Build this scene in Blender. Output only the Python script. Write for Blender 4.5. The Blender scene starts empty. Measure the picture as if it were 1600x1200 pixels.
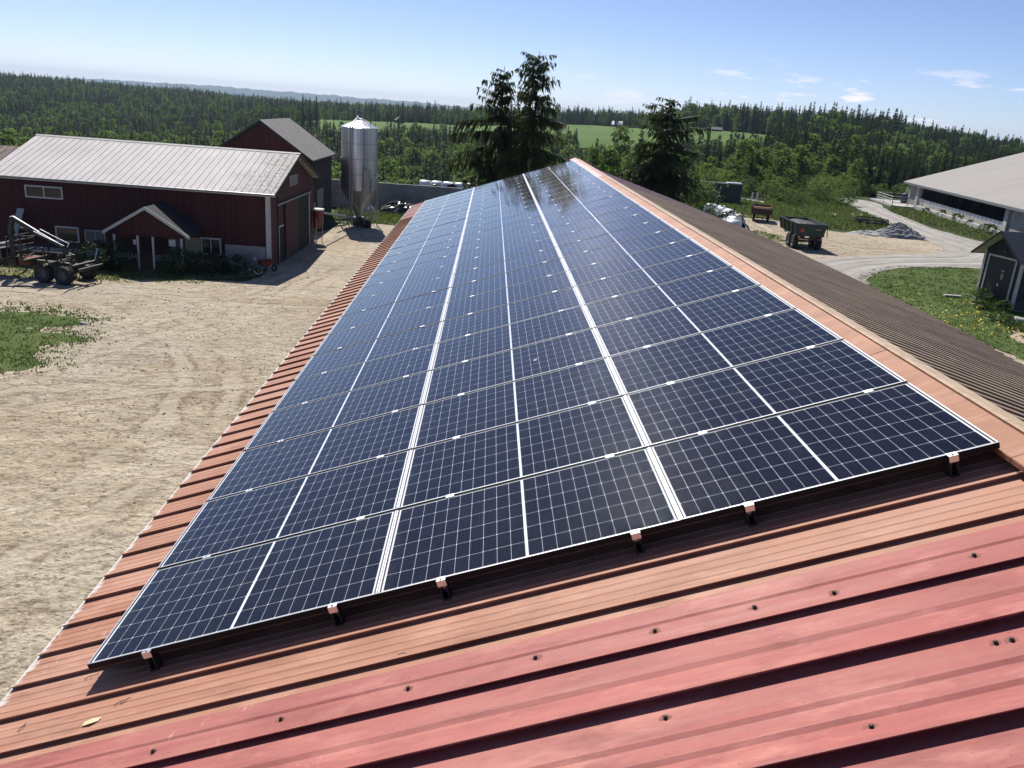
import bpy, math, random
import numpy as np
from mathutils import Matrix, Vector, Euler

R_ = math.radians
scene = bpy.context.scene
COL = scene.collection

# ------------------------------------------------------------------ camera
CAM = Vector((0.0, 0.0, 11.0))
cam_d = bpy.data.cameras.new("camera")
cam_d.sensor_width = 36.0
cam_d.lens = 1294.47 / 1600.0 * 36.0
cam_d.clip_start = 0.05
cam_d.clip_end = 60000
cam = bpy.data.objects.new("camera", cam_d)
COL.objects.link(cam)
CR = ((0.9973226684, -0.021889235, 0.0697736088), (0.0592969216, -0.3163047889, -0.9468025959), (0.0427945111, 0.9484050516, -0.3141599718))
scene.camera = cam

# ------------------------------------------------------------------ sky and sun
SUN_EL, SUN_AZ = R_(47.0), R_(-15.0)          # azimuth from +Y towards +X
sun_dir = Vector((math.sin(SUN_AZ) * math.cos(SUN_EL), math.cos(SUN_AZ) * math.cos(SUN_EL), math.sin(SUN_EL)))
world = bpy.data.worlds.new("World")
scene.world = world
world.use_nodes = True
wn, wl = world.node_tree.nodes, world.node_tree.links
wn.clear()
w_out = wn.new("ShaderNodeOutputWorld")
w_bg = wn.new("ShaderNodeBackground")
w_sky = wn.new("ShaderNodeTexSky")
w_sky.sky_type = 'NISHITA'
w_sky.sun_disc = False
w_sky.sun_elevation = SUN_EL
w_sky.sun_rotation = SUN_AZ
w_sky.altitude = 150
w_sky.air_density = 0.62
w_sky.dust_density = 0.25
w_sky.ozone_density = 4.2
w_bg.inputs['Strength'].default_value = 0.094
# small low clouds in the sky to the right (by direction)
w_tc = wn.new("ShaderNodeTexCoord")
w_map = wn.new("ShaderNodeMapping")
w_map.inputs['Scale'].default_value = (11, 11, 55)
w_noise = wn.new("ShaderNodeTexNoise")
w_noise.inputs['Scale'].default_value = 1.6
w_noise.inputs['Detail'].default_value = 6
w_noise.inputs['Roughness'].default_value = 0.55
w_ramp = wn.new("ShaderNodeValToRGB")
w_ramp.color_ramp.elements[0].position = 0.57
w_ramp.color_ramp.elements[1].position = 0.67
w_sep = wn.new("ShaderNodeSeparateXYZ")
w_ax = wn.new("ShaderNodeMapRange"); w_ax.inputs[1].default_value = 0.02; w_ax.inputs[2].default_value = 0.32
w_az = wn.new("ShaderNodeMapRange"); w_az.inputs[1].default_value = 0.078; w_az.inputs[2].default_value = 0.035
w_m1 = wn.new("ShaderNodeMath"); w_m1.operation = 'MULTIPLY'
w_m2 = wn.new("ShaderNodeMath"); w_m2.operation = 'MULTIPLY'
w_mix = wn.new("ShaderNodeMix"); w_mix.data_type = 'RGBA'
w_mix.inputs[7].default_value = (9.2, 9.5, 10.0, 1)
wl.new(w_tc.outputs['Generated'], w_map.inputs[0]); wl.new(w_map.outputs[0], w_noise.inputs['Vector'])
wl.new(w_noise.outputs['Fac'], w_ramp.inputs[0]); wl.new(w_tc.outputs['Generated'], w_sep.inputs[0])
wl.new(w_sep.outputs[0], w_ax.inputs[0]); wl.new(w_sep.outputs[2], w_az.inputs[0])
wl.new(w_ax.outputs[0], w_m1.inputs[0]); wl.new(w_az.outputs[0], w_m1.inputs[1])
wl.new(w_m1.outputs[0], w_m2.inputs[0]); wl.new(w_ramp.outputs[0], w_m2.inputs[1])
wl.new(w_m2.outputs[0], w_mix.inputs[0]); wl.new(w_sky.outputs[0], w_mix.inputs[6])
w_tint = wn.new("ShaderNodeMix"); w_tint.data_type = 'RGBA'; w_tint.blend_type = 'MULTIPLY'
w_tint.inputs[0].default_value = 1.0; w_tint.inputs[7].default_value = (1.0, .93, .99, 1)
wl.new(w_mix.outputs[2], w_tint.inputs[6]); wl.new(w_tint.outputs[2], w_bg.inputs['Color']); wl.new(w_bg.outputs[0], w_out.inputs['Surface'])

sun_l = bpy.data.lights.new("sun", 'SUN')
sun_l.energy = 5.0
sun_l.angle = R_(0.53)
sun_l.color = (1.0, 0.95, 0.87)
sun = bpy.data.objects.new("sun", sun_l)
COL.objects.link(sun)
sun.rotation_euler = sun_dir.to_track_quat('Z', 'Y').to_euler()
sun.location = (0, 0, 60)

vs = scene.view_settings
vs.view_transform = 'Standard'
vs.look = 'None'
vs.exposure = 0.32
vs.gamma = 1.0
vs.use_curve_mapping = False
scene.cycles.max_bounces = 6
scene.cycles.diffuse_bounces = 3
scene.cycles.glossy_bounces = 3
scene.cycles.transmission_bounces = 3
scene.cycles.volume_bounces = 0
scene.cycles.caustics_reflective = False
scene.cycles.caustics_refractive = False
scene.cycles.use_denoising = True

cam.matrix_world = Matrix(((CR[0][0], -CR[1][0], -CR[2][0], CAM.x), (CR[0][1], -CR[1][1], -CR[2][1], CAM.y),
                           (CR[0][2], -CR[1][2], -CR[2][2], CAM.z), (0, 0, 0, 1)))

# ------------------------------------------------------------------ helpers
class MB:
    def __init__(self):
        self.v, self.f, self.m = [], [], []
    def add(self, vs_, fs, mi=0):
        o = len(self.v)
        self.v += [tuple(p) for p in vs_]
        self.f += [tuple(o + i for i in f) for f in fs]
        self.m += [mi] * len(fs)
        return self
    def box(self, lo, hi, M=None, mi=0):
        x0, y0, z0 = lo; x1, y1, z1 = hi
        p = [(x0, y0, z0), (x1, y0, z0), (x1, y1, z0), (x0, y1, z0), (x0, y0, z1), (x1, y0, z1), (x1, y1, z1), (x0, y1, z1)]
        if M is not None: p = [tuple(M @ Vector(q)) for q in p]
        return self.add(p, [(0, 3, 2, 1), (4, 5, 6, 7), (0, 1, 5, 4), (1, 2, 6, 5), (2, 3, 7, 6), (3, 0, 4, 7)], mi)
    def tube(self, a, b, r0, r1=None, n=8, mi=0, caps=True):
        a, b = Vector(a), Vector(b); r1 = r0 if r1 is None else r1
        d = (b - a).normalized()
        u = d.cross(Vector((0, 0, 1)) if abs(d.z) < .9 else Vector((1, 0, 0))).normalized(); w = d.cross(u)
        ps = []
        for c, r in ((a, r0), (b, r1)):
            for i in range(n):
                t = 2 * math.pi * i / n
                ps.append(c + u * (r * math.cos(t)) + w * (r * math.sin(t)))
        fs = [(i, (i + 1) % n, n + (i + 1) % n, n + i) for i in range(n)]
        if caps: fs += [tuple(range(n - 1, -1, -1)), tuple(range(n, 2 * n))]
        return self.add(ps, fs, mi)
    def bar(self, a, b, w, h, mi=0):
        a, b = Vector(a), Vector(b); d = (b - a).normalized()
        s = d.cross(Vector((0, 0, 1)) if abs(d.z) < .95 else Vector((0, 1, 0))).normalized(); t = s.cross(d)
        ps = [c + s * (sx * w / 2) + t * (sy * h / 2) for c in (a, b) for sx, sy in ((-1, -1), (1, -1), (1, 1), (-1, 1))]
        return self.add(ps, [(0, 1, 5, 4), (1, 2, 6, 5), (2, 3, 7, 6), (3, 0, 4, 7), (3, 2, 1, 0), (4, 5, 6, 7)], mi)
    def lathe(self, prof, n=32, c=(0, 0, 0), axis='z', mi=0):
        ps = []
        for r, z in prof:
            for i in range(n):
                t = 2 * math.pi * i / n
                if axis == 'z': q = (c[0] + r * math.cos(t), c[1] + r * math.sin(t), c[2] + z)
                elif axis == 'x': q = (c[0] + z, c[1] + r * math.cos(t), c[2] + r * math.sin(t))
                else: q = (c[0] + r * math.cos(t), c[1] + z, c[2] + r * math.sin(t))
                ps.append(q)
        fs = [(k * n + i, k * n + (i + 1) % n, (k + 1) * n + (i + 1) % n, (k + 1) * n + i) for k in range(len(prof) - 1) for i in range(n)]
        return self.add(ps, fs, mi)
    def prism(self, poly, off, mi=0):
        """poly: 3-D points of a face, off: extrusion vector"""
        n = len(poly); off = Vector(off)
        ps = [Vector(p) for p in poly] + [Vector(p) + off for p in poly]
        fs = [tuple(range(n - 1, -1, -1)), tuple(range(n, 2 * n))] + [(i, (i + 1) % n, n + (i + 1) % n, n + i) for i in range(n)]
        return self.add(ps, fs, mi)
    def build(self, name, mats, parent=None, M=None, smooth=False, loc=None):
        me = bpy.data.meshes.new(name)
        me.from_pydata(self.v, [], self.f)
        mats = mats if isinstance(mats, (list, tuple)) else [mats]
        for m in mats: me.materials.append(m)
        if len(mats) > 1: me.polygons.foreach_set('material_index', self.m)
        if smooth: me.polygons.foreach_set('use_smooth', [True] * len(self.f))
        me.update()
        return link(name, me, parent, M, loc)

def fix_normals(o):
    import bmesh
    bm = bmesh.new(); bm.from_mesh(o.data); bmesh.ops.recalc_face_normals(bm, faces=bm.faces); bm.to_mesh(o.data); bm.free()
    return o

def link(name, data, parent=None, M=None, loc=None):
    o = bpy.data.objects.new(name, data)
    COL.objects.link(o)
    if parent is not None: o.parent = parent
    if M is not None: o.matrix_local = M
    if loc is not None: o.location = loc
    return o

def thing(name, label, cat, loc=(0, 0, 0), rz=0.0, group=None):
    o = bpy.data.objects.new(name, None); COL.objects.link(o)
    o.empty_display_size = .3
    o.location = loc; o.rotation_euler = (0, 0, rz)
    return tag(o, label, cat, group)

def tag(o, label=None, cat=None, group=None, kind=None):
    if label: o['label'] = label
    if cat: o['category'] = cat
    if group: o['group'] = group
    if kind: o['kind'] = kind
    return o

def copy_tree(o, parent=None):
    c = o.copy(); COL.objects.link(c); c.parent = parent
    for ch in list(o.children): copy_tree(ch, c)
    return c

# ------------------------------------------------------------------ materials
def new_mat(name):
    m = bpy.data.materials.new(name); m.use_nodes = True
    nt = m.node_tree; b = nt.nodes['Principled BSDF']
    return m, nt, b

def N(nt, t, **kw):
    n = nt.nodes.new(t)
    for k, v in kw.items(): setattr(n, k, v)
    return n

def mathn(nt, op, a, b=None, c=None):
    n = nt.nodes.new('ShaderNodeMath'); n.operation = op
    for i, x in enumerate((a, b, c)):
        if x is None: continue
        if isinstance(x, (int, float)): n.inputs[i].default_value = x
        else: nt.links.new(x, n.inputs[i])
    return n.outputs[0]

def noise(nt, vec, scale, detail=4, rough=.55, stretch=None):
    if stretch:
        mp = N(nt, 'ShaderNodeMapping'); mp.inputs['Scale'].default_value = stretch
        nt.links.new(vec, mp.inputs[0]); vec = mp.outputs[0]
    n = N(nt, 'ShaderNodeTexNoise'); n.inputs['Scale'].default_value = scale; n.inputs['Detail'].default_value = detail
    n.inputs['Roughness'].default_value = rough
    nt.links.new(vec, n.inputs['Vector'])
    return n.outputs['Fac']

def ramp(nt, fac, stops):
    r = N(nt, 'ShaderNodeValToRGB'); e = r.color_ramp.elements
    while len(e) < len(stops): e.new(.5)
    for k, (p, c) in enumerate(stops):
        e[k].position = p
        e[k].color = (c, c, c, 1) if isinstance(c, (int, float)) else (*c, 1)
    nt.links.new(fac, r.inputs[0])
    return r.outputs[0]

def mixc(nt, fac, a, b):
    m = N(nt, 'ShaderNodeMix', data_type='RGBA')
    for i, x in ((0, fac), (6, a), (7, b)):
        if isinstance(x, (int, float)): m.inputs[i].default_value = x
        elif isinstance(x, tuple): m.inputs[i].default_value = (*x, 1)
        else: nt.links.new(x, m.inputs[i])
    return m.outputs[2]

def sc(c, k): return tuple(min(1, x * k) for x in c)

def pbr(name, col, rough=.8, var=.25, scale=3.0, metal=0.0, bump=0.0, bscale=None, stretch=None, spec=None, col2=None, fine=None):
    m, nt, b = new_mat(name)
    tc = N(nt, 'ShaderNodeTexCoord').outputs['Object']
    f = noise(nt, tc, scale, 5, .6, stretch)
    c = ramp(nt, f, [(.3, sc(col, 1 - var)), (.7, col2 if col2 else sc(col, 1 + var))])
    if fine:
        f2 = noise(nt, tc, fine[0], 3, .6)
        c = mixc(nt, ramp(nt, f2, [(.45, 0.0), (.62, fine[1])]), c, fine[2])
    nt.links.new(c, b.inputs['Base Color'])
    b.inputs['Roughness'].default_value = rough; b.inputs['Metallic'].default_value = metal
    if spec is not None: b.inputs['Specular IOR Level'].default_value = spec
    if bump:
        bn = N(nt, 'ShaderNodeBump'); bn.inputs['Strength'].default_value = 1.0; bn.inputs['Distance'].default_value = bump
        nt.links.new(noise(nt, tc, bscale or scale * 4, 4, .6, stretch), bn.inputs['Height'])
        nt.links.new(bn.outputs[0], b.inputs['Normal'])
    return m

def boards(name, col, width=.14, axis=0, rough=.85, var=.3):
    """vertical boards: thin dark joints every `width` metres along an object axis, colour varies by board"""
    m, nt, b = new_mat(name)
    tc = N(nt, 'ShaderNodeTexCoord').outputs['Object']
    s = N(nt, 'ShaderNodeSeparateXYZ'); nt.links.new(tc, s.inputs[0])
    q = mathn(nt, 'DIVIDE', s.outputs[axis], width)
    fr = mathn(nt, 'FRACT', q)
    joint = mathn(nt, 'LESS_THAN', fr, .09)
    wn_ = N(nt, 'ShaderNodeTexWhiteNoise', noise_dimensions='1D'); nt.links.new(mathn(nt, 'FLOOR', q), wn_.inputs['W'])
    st = (6, 6, .7)
    f = noise(nt, tc, 2.0, 5, .6, st)
    f = mathn(nt, 'ADD', mathn(nt, 'MULTIPLY', f, .7), mathn(nt, 'MULTIPLY', wn_.outputs['Value'], .35))
    c = ramp(nt, f, [(.3, sc(col, 1 - var)), (.75, sc(col, 1 + var))])
    gr = mathn(nt, 'ADD', s.outputs[2], mathn(nt, 'MULTIPLY', noise(nt, tc, 1.3, 4, .6), 1.2))
    c = mixc(nt, ramp(nt, mathn(nt, 'MULTIPLY', gr, .5), [(.38, .45), (.75, 0.0)]), c, (.10, .085, .07))
    c = mixc(nt, ramp(nt, noise(nt, tc, 3.2, 5, .7, (3, 3, .25)), [(.56, 0.0), (.72, .45)]), c, sc(col, 2.0))
    c = mixc(nt, joint, c, sc(col, .35))
    nt.links.new(c, b.inputs['Base Color']); b.inputs['Roughness'].default_value = rough
    bn = N(nt, 'ShaderNodeBump'); bn.inputs['Distance'].default_value = .012
    nt.links.new(mathn(nt, 'SUBTRACT', 1.0, joint), bn.inputs['Height']); nt.links.new(bn.outputs[0], b.inputs['Normal'])
    return m

def leafmat(name, dark, light, trans=.35, tcol=None, scale=.35):
    m, nt, b = new_mat(name)
    tc = N(nt, 'ShaderNodeTexCoord').outputs['Object']
    oi = N(nt, 'ShaderNodeObjectInfo')
    f = noise(nt, tc, scale, 3, .6)
    f = mathn(nt, 'ADD', mathn(nt, 'MULTIPLY', f, .75), mathn(nt, 'MULTIPLY', oi.outputs['Random'], .4))
    c = ramp(nt, f, [(.3, dark), (.8, light)])
    nt.links.new(c, b.inputs['Base Color']); b.inputs['Roughness'].default_value = .65
    b.inputs['Specular IOR Level'].default_value = .25
    tr = N(nt, 'ShaderNodeBsdfTranslucent')
    nt.links.new(mixc(nt, .5, c, tcol or light), tr.inputs[0])
    mx = N(nt, 'ShaderNodeMixShader'); mx.inputs[0].default_value = trans
    nt.links.new(b.outputs[0], mx.inputs[1]); nt.links.new(tr.outputs[0], mx.inputs[2])
    nt.links.new(mx.outputs[0], nt.nodes['Material Output'].inputs[0])
    return m

def roof_paint(name, col, worn, dark, rough=.5, eave=None, scuff=.5):
    """old painted steel sheet in roof coordinates: x runs up the slope, y along the ridge"""
    m, nt, b = new_mat(name)
    tc = N(nt, 'ShaderNodeTexCoord').outputs['Object']
    big = noise(nt, tc, .9, 5, .6, (.5, 1.4, 1))
    streak = noise(nt, tc, 2.2, 5, .65, (.35, 9, 1))
    f = mathn(nt, 'ADD', mathn(nt, 'MULTIPLY', big, .6), mathn(nt, 'MULTIPLY', streak, .4))
    c = ramp(nt, f, [(.36, dark), (.5, col), (.66, worn)])
    dust = noise(nt, tc, 26, 4, .7, (.6, 1, 1))
    c = mixc(nt, ramp(nt, dust, [(.5, 0.0), (.75, .22)]), c, worn)
    run = noise(nt, tc, 3.6, 6, .75, (.40, 1.7, 1)); grime = noise(nt, tc, 1.7, 4, .6)
    c = mixc(nt, mathn(nt, 'MULTIPLY', ramp(nt, run, [(.47, 0.0), (.64, .62)]), ramp(nt, grime, [(.40, .2), (.58, 1.0)])), c, (sc(dark, .60)))
    chalk = noise(nt, tc, 3.1, 5, .7, (.5, 1.5, 1))
    c = mixc(nt, ramp(nt, chalk, [(.52, 0.0), (.66, .5)]), c, sc(worn, 1.22))
    spot = noise(nt, tc, 60, 2, .6)
    c = mixc(nt, ramp(nt, spot, [(.68, 0.0), (.74, .55)]), c, sc(dark, .45))
    pat = noise(nt, tc, 1.1, 3, .5); scf = noise(nt, tc, 14, 3, .7, (1.0, .35, 1))
    c = mixc(nt, mathn(nt, 'MULTIPLY', ramp(nt, pat, [(.55, 0.0), (.62, 1.0)]), ramp(nt, scf, [(.62, 0.0), (.70, scuff)])), c, (.75, .62, .52))
    if eave is not None:
        s = N(nt, 'ShaderNodeSeparateXYZ'); nt.links.new(tc, s.inputs[0])
        e = mathn(nt, 'ADD', s.outputs[0], mathn(nt, 'MULTIPLY', noise(nt, tc, 7, 4, .7, (.5, 1, 1)), .30))
        c = mixc(nt, ramp(nt, mathn(nt, 'SUBTRACT', e, eave), [(.16, .9), (.19, 0.0)]), c, (.62, .58, .54))
    nt.links.new(c, b.inputs['Base Color'])
    nt.links.new(ramp(nt, streak, [(.3, rough - .1), (.7, rough + .15)]), b.inputs['Roughness']); b.inputs['Specular IOR Level'].default_value = .3
    bn = N(nt, 'ShaderNodeBump'); bn.inputs['Distance'].default_value = .003
    nt.links.new(noise(nt, tc, 9, 4, .6, (.3, 1, 1)), bn.inputs['Height']); nt.links.new(bn.outputs[0], b.inputs['Normal'])
    return m

M_orange = roof_paint('faded orange roof paint', (.42, .20, .128), (.48, .275, .195), (.345, .145, .083), .6, eave=-5.72)
M_newred = roof_paint('pink red roof paint', (.60, .34, .31), (.66, .42, .39), (.52, .25, .22), .5)
M_red = roof_paint('red roof paint', (.40, .130, .110), (.47, .205, .165), (.335, .092, .082), .62, scuff=.3)
M_brown = roof_paint('brown roof paint', (.27, .205, .15), (.35, .28, .21), (.18, .125, .095), .6)
M_grape = roof_paint('plum roof paint', (.24, .16, .19), (.34, .25, .27), (.16, .10, .12), .5)
M_cap = roof_paint('orange ridge paint', (.37, .165, .092), (.44, .235, .145), (.30, .118, .064), .6)
M_flange = roof_paint('tan ridge flange paint', (.50, .37, .25), (.56, .44, .32), (.42, .29, .18), .55)
M_barnred = boards('dark red boards', (.062, .014, .013), .15, 0)
M_barnred_y = boards('dark red boards of the gable', (.062, .014, .013), .15, 1)
M_barnred2 = boards('old red boards', (.075, .018, .017), .16, 0)
M_white = pbr('weathered white paint', (.62, .61, .58), .7, .15, 4, fine=(30, .4, (.3, .28, .25)))
M_cream = pbr('cream board', (.42, .37, .24), .8, .12, 3)
M_glassdark = pbr('dark window glass', (.02, .022, .026), .08, .2, 2)
M_concrete = pbr('grey concrete', (.36, .34, .315), .9, .3, .8, bump=.004, bscale=18, fine=(6, .35, (.20, .185, .17)))
M_concrete_l = pbr('pale concrete', (.42, .41, .39), .9, .2, 1.2, bump=.003, bscale=20)
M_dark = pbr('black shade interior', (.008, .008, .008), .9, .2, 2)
M_porch_shade = pbr('porch roof darkened for shade', (.028, .031, .034), .9, .25, 3)  # shadow on the porch roof is put into this near-black colour
M_galv = pbr('galvanised steel', (.52, .54, .56), .33, .16, 2.2, metal=.9, stretch=(1, 1, .25), bump=.002, bscale=6)
M_galvdull = pbr('dull galvanised steel', (.33, .34, .35), .5, .2, 5, metal=.8)
M_alu = pbr('bright aluminium', (.66, .66, .68), .42, .06, 20, metal=1.0)
M_steel_bright = pbr('shiny worn steel', (.72, .73, .75), .2, .1, 12, metal=1.0)
M_frame = pbr('black anodised frame', (.010, .010, .011), .6, .1, 30, spec=.2)
M_lip = pbr('pale anodised frame lip', (.60, .61, .63), .4, .06, 20, metal=.5)
M_tyre = pbr('black rubber', (.022, .022, .023), .85, .3, 8)
M_leg_shade = pbr('bracket steel darkened for shade', (.035, .034, .034), .6, .2, 20)  # clamp legs and feet: the shade they stand in is painted as dark steel
M_rim = pbr('grey rim paint', (.13, .13, .14), .6, .25, 8)
M_machine = pbr('dark machine paint', (.018, .021, .020), .5, .3, 5, fine=(9, .5, (.11, .05, .025)))
M_rust = pbr('rust brown paint', (.17, .055, .025), .8, .4, 6)
M_green = pbr('dark green trailer paint', (.012, .030, .024), .45, .3, 3, fine=(8, .35, (.07, .06, .045)))
M_oldred = pbr('old maroon trailer paint', (.045, .016, .013), .7, .35, 3, fine=(9, .4, (.05, .03, .02)))
M_signred = pbr('red reflector', (.55, .05, .045), .4, .1, 6)
M_black = pbr('charcoal board', (.016, .018, .022), .7, .25, 4)
M_slate = pbr('dark grey roof', (.115, .108, .105), .85, .3, 1.6, fine=(5, .45, (.21, .2, .19)))
def pale_sheet():
    m, nt, b = new_mat('weathered pale sheet')
    tc = N(nt, 'ShaderNodeTexCoord').outputs['Object']; sp = N(nt, 'ShaderNodeSeparateXYZ'); nt.links.new(tc, sp.inputs[0])
    f = noise(nt, tc, 1.0, 5, .6, (1, .35, 1)); c = ramp(nt, f, [(.3, (.44, .41, .40)), (.7, (.57, .535, .525))])
    c = mixc(nt, ramp(nt, noise(nt, tc, 7, 4, .65), [(.52, 0.0), (.68, .40)]), c, (.27, .245, .235))
    rows = mathn(nt, 'FRACT', mathn(nt, 'MULTIPLY', sp.outputs[1], 1.5)); seam = mathn(nt, 'LESS_THAN', rows, .10)
    reach = mathn(nt, 'ADD', sp.outputs[0], mathn(nt, 'MULTIPLY', noise(nt, tc, .8, 4, .6), 4.0))
    moss = ramp(nt, mathn(nt, 'MULTIPLY', mathn(nt, 'ADD', reach, 2.2), .2), [(.25, 0.0), (.75, 1.0)])
    blot = ramp(nt, noise(nt, tc, 5, 5, .7), [(.40, 0.0), (.60, .85)])
    c = mixc(nt, mathn(nt, 'MULTIPLY', moss, mathn(nt, 'MAXIMUM', blot, mathn(nt, 'MULTIPLY', seam, .8))), c, (.095, .09, .08))
    nt.links.new(c, b.inputs['Base Color']); b.inputs['Roughness'].default_value = .75
    return m
M_pale = pale_sheet()
M_moss = pbr('mossy pale sheet', (.30, .275, .26), .85, .35, 2.5, fine=(9, .75, (.10, .095, .09)))
M_bigroof = pbr('grey barn roof', (.285, .265, .25), .85, .07, .25, stretch=(.2, 1, 1))
M_shedroof = pbr('anthracite steel roof', (.055, .062, .075), .4, .12, 3, metal=.2)
M_soffit = pbr('pale soffit boards', (.52, .49, .43), .8, .08, 3)
M_bale = pbr('white bale wrap', (.72, .73, .74), .35, .1, 3, bump=.02, bscale=5)
M_blackwrap = pbr('black plastic wrap', (.014, .014, .016), .35, .3, 3, bump=.04, bscale=4)
M_wood = pbr('bleached wood', (.45, .38, .29), .85, .25, 6, stretch=(1, 1, 6))
M_bike = pbr('bicycle enamel', (.02, .022, .028), .3, .1, 9)
M_chrome = pbr('chromed steel', (.75, .76, .78), .22, .05, 20, metal=1.0)
M_redplastic = pbr('red enamel', (.17, .022, .02), .5, .2, 5)
M_wheelbarrow = pbr('faded red tub', (.22, .035, .03), .6, .2, 5)
M_bark = pbr('spruce bark', (.09, .065, .05), .9, .35, 6, stretch=(4, 4, 1))
M_birchbark = pbr('birch bark', (.20, .19, .17), .8, .3, 5, fine=(5, .8, (.05, .045, .04)))
M_needle = leafmat('spruce needles', (.016, .034, .014), (.050, .084, .030), .30, (.11, .18, .05), .5)
M_needle_near = leafmat('garden spruce needles', (.016, .029, .012), (.058, .082, .028), .32, (.15, .19, .05), .6)
M_cones = pbr('brown spruce cones', (.085, .042, .022), .8, .3, 9)
M_birch = leafmat('birch leaves', (.040, .077, .020), (.100, .160, .040), .50, (.23, .34, .065), .4)
M_shrub = leafmat('shrub leaves', (.028, .055, .016), (.07, .12, .03), .4, (.14, .22, .05), 1.2)
M_hedge = leafmat('dark hedge leaves', (.016, .032, .012), (.04, .07, .022), .3, (.08, .12, .03), 1.2)
M_blade = leafmat('grass blades', (.045, .075, .018), (.115, .150, .045), .42, (.18, .25, .06), .5)
M_dandelion = pbr('yellow petals', (.70, .50, .03), .7, .15, 30)
M_paper = pbr('dry yellow leaf', (.70, .60, .36), .8, .15, 30)
M_bolt = pbr('rusty bolt', (.06, .035, .025), .6, .3, 40, metal=.3)
M_stain = pbr('rust stain', (.26, .085, .07), .8, .3, 60)
M_heap = pbr('blue grey gravel', (.20, .205, .215), .95, .25, 1.2, bump=.05, bscale=6)
M_stone = pbr('pale granite', (.40, .39, .38), .85, .2, 5, bump=.03, bscale=6)
M_houseyellow = pbr('far pale house paint', (.5, .48, .44), .8, .1, 1)
M_farred = pbr('far red house paint', (.13, .035, .03), .8, .1, 1)

def N_shift(nt, vec, rnd):
    m = N(nt, 'ShaderNodeVectorMath', operation='ADD'); cb_ = N(nt, 'ShaderNodeCombineXYZ')
    for k in range(3): nt.links.new(mathn(nt, 'MULTIPLY', rnd, 37.0 + 11 * k), cb_.inputs[k])
    nt.links.new(vec, m.inputs[0]); nt.links.new(cb_.outputs[0], m.inputs[1]); return m.outputs[0]

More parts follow.
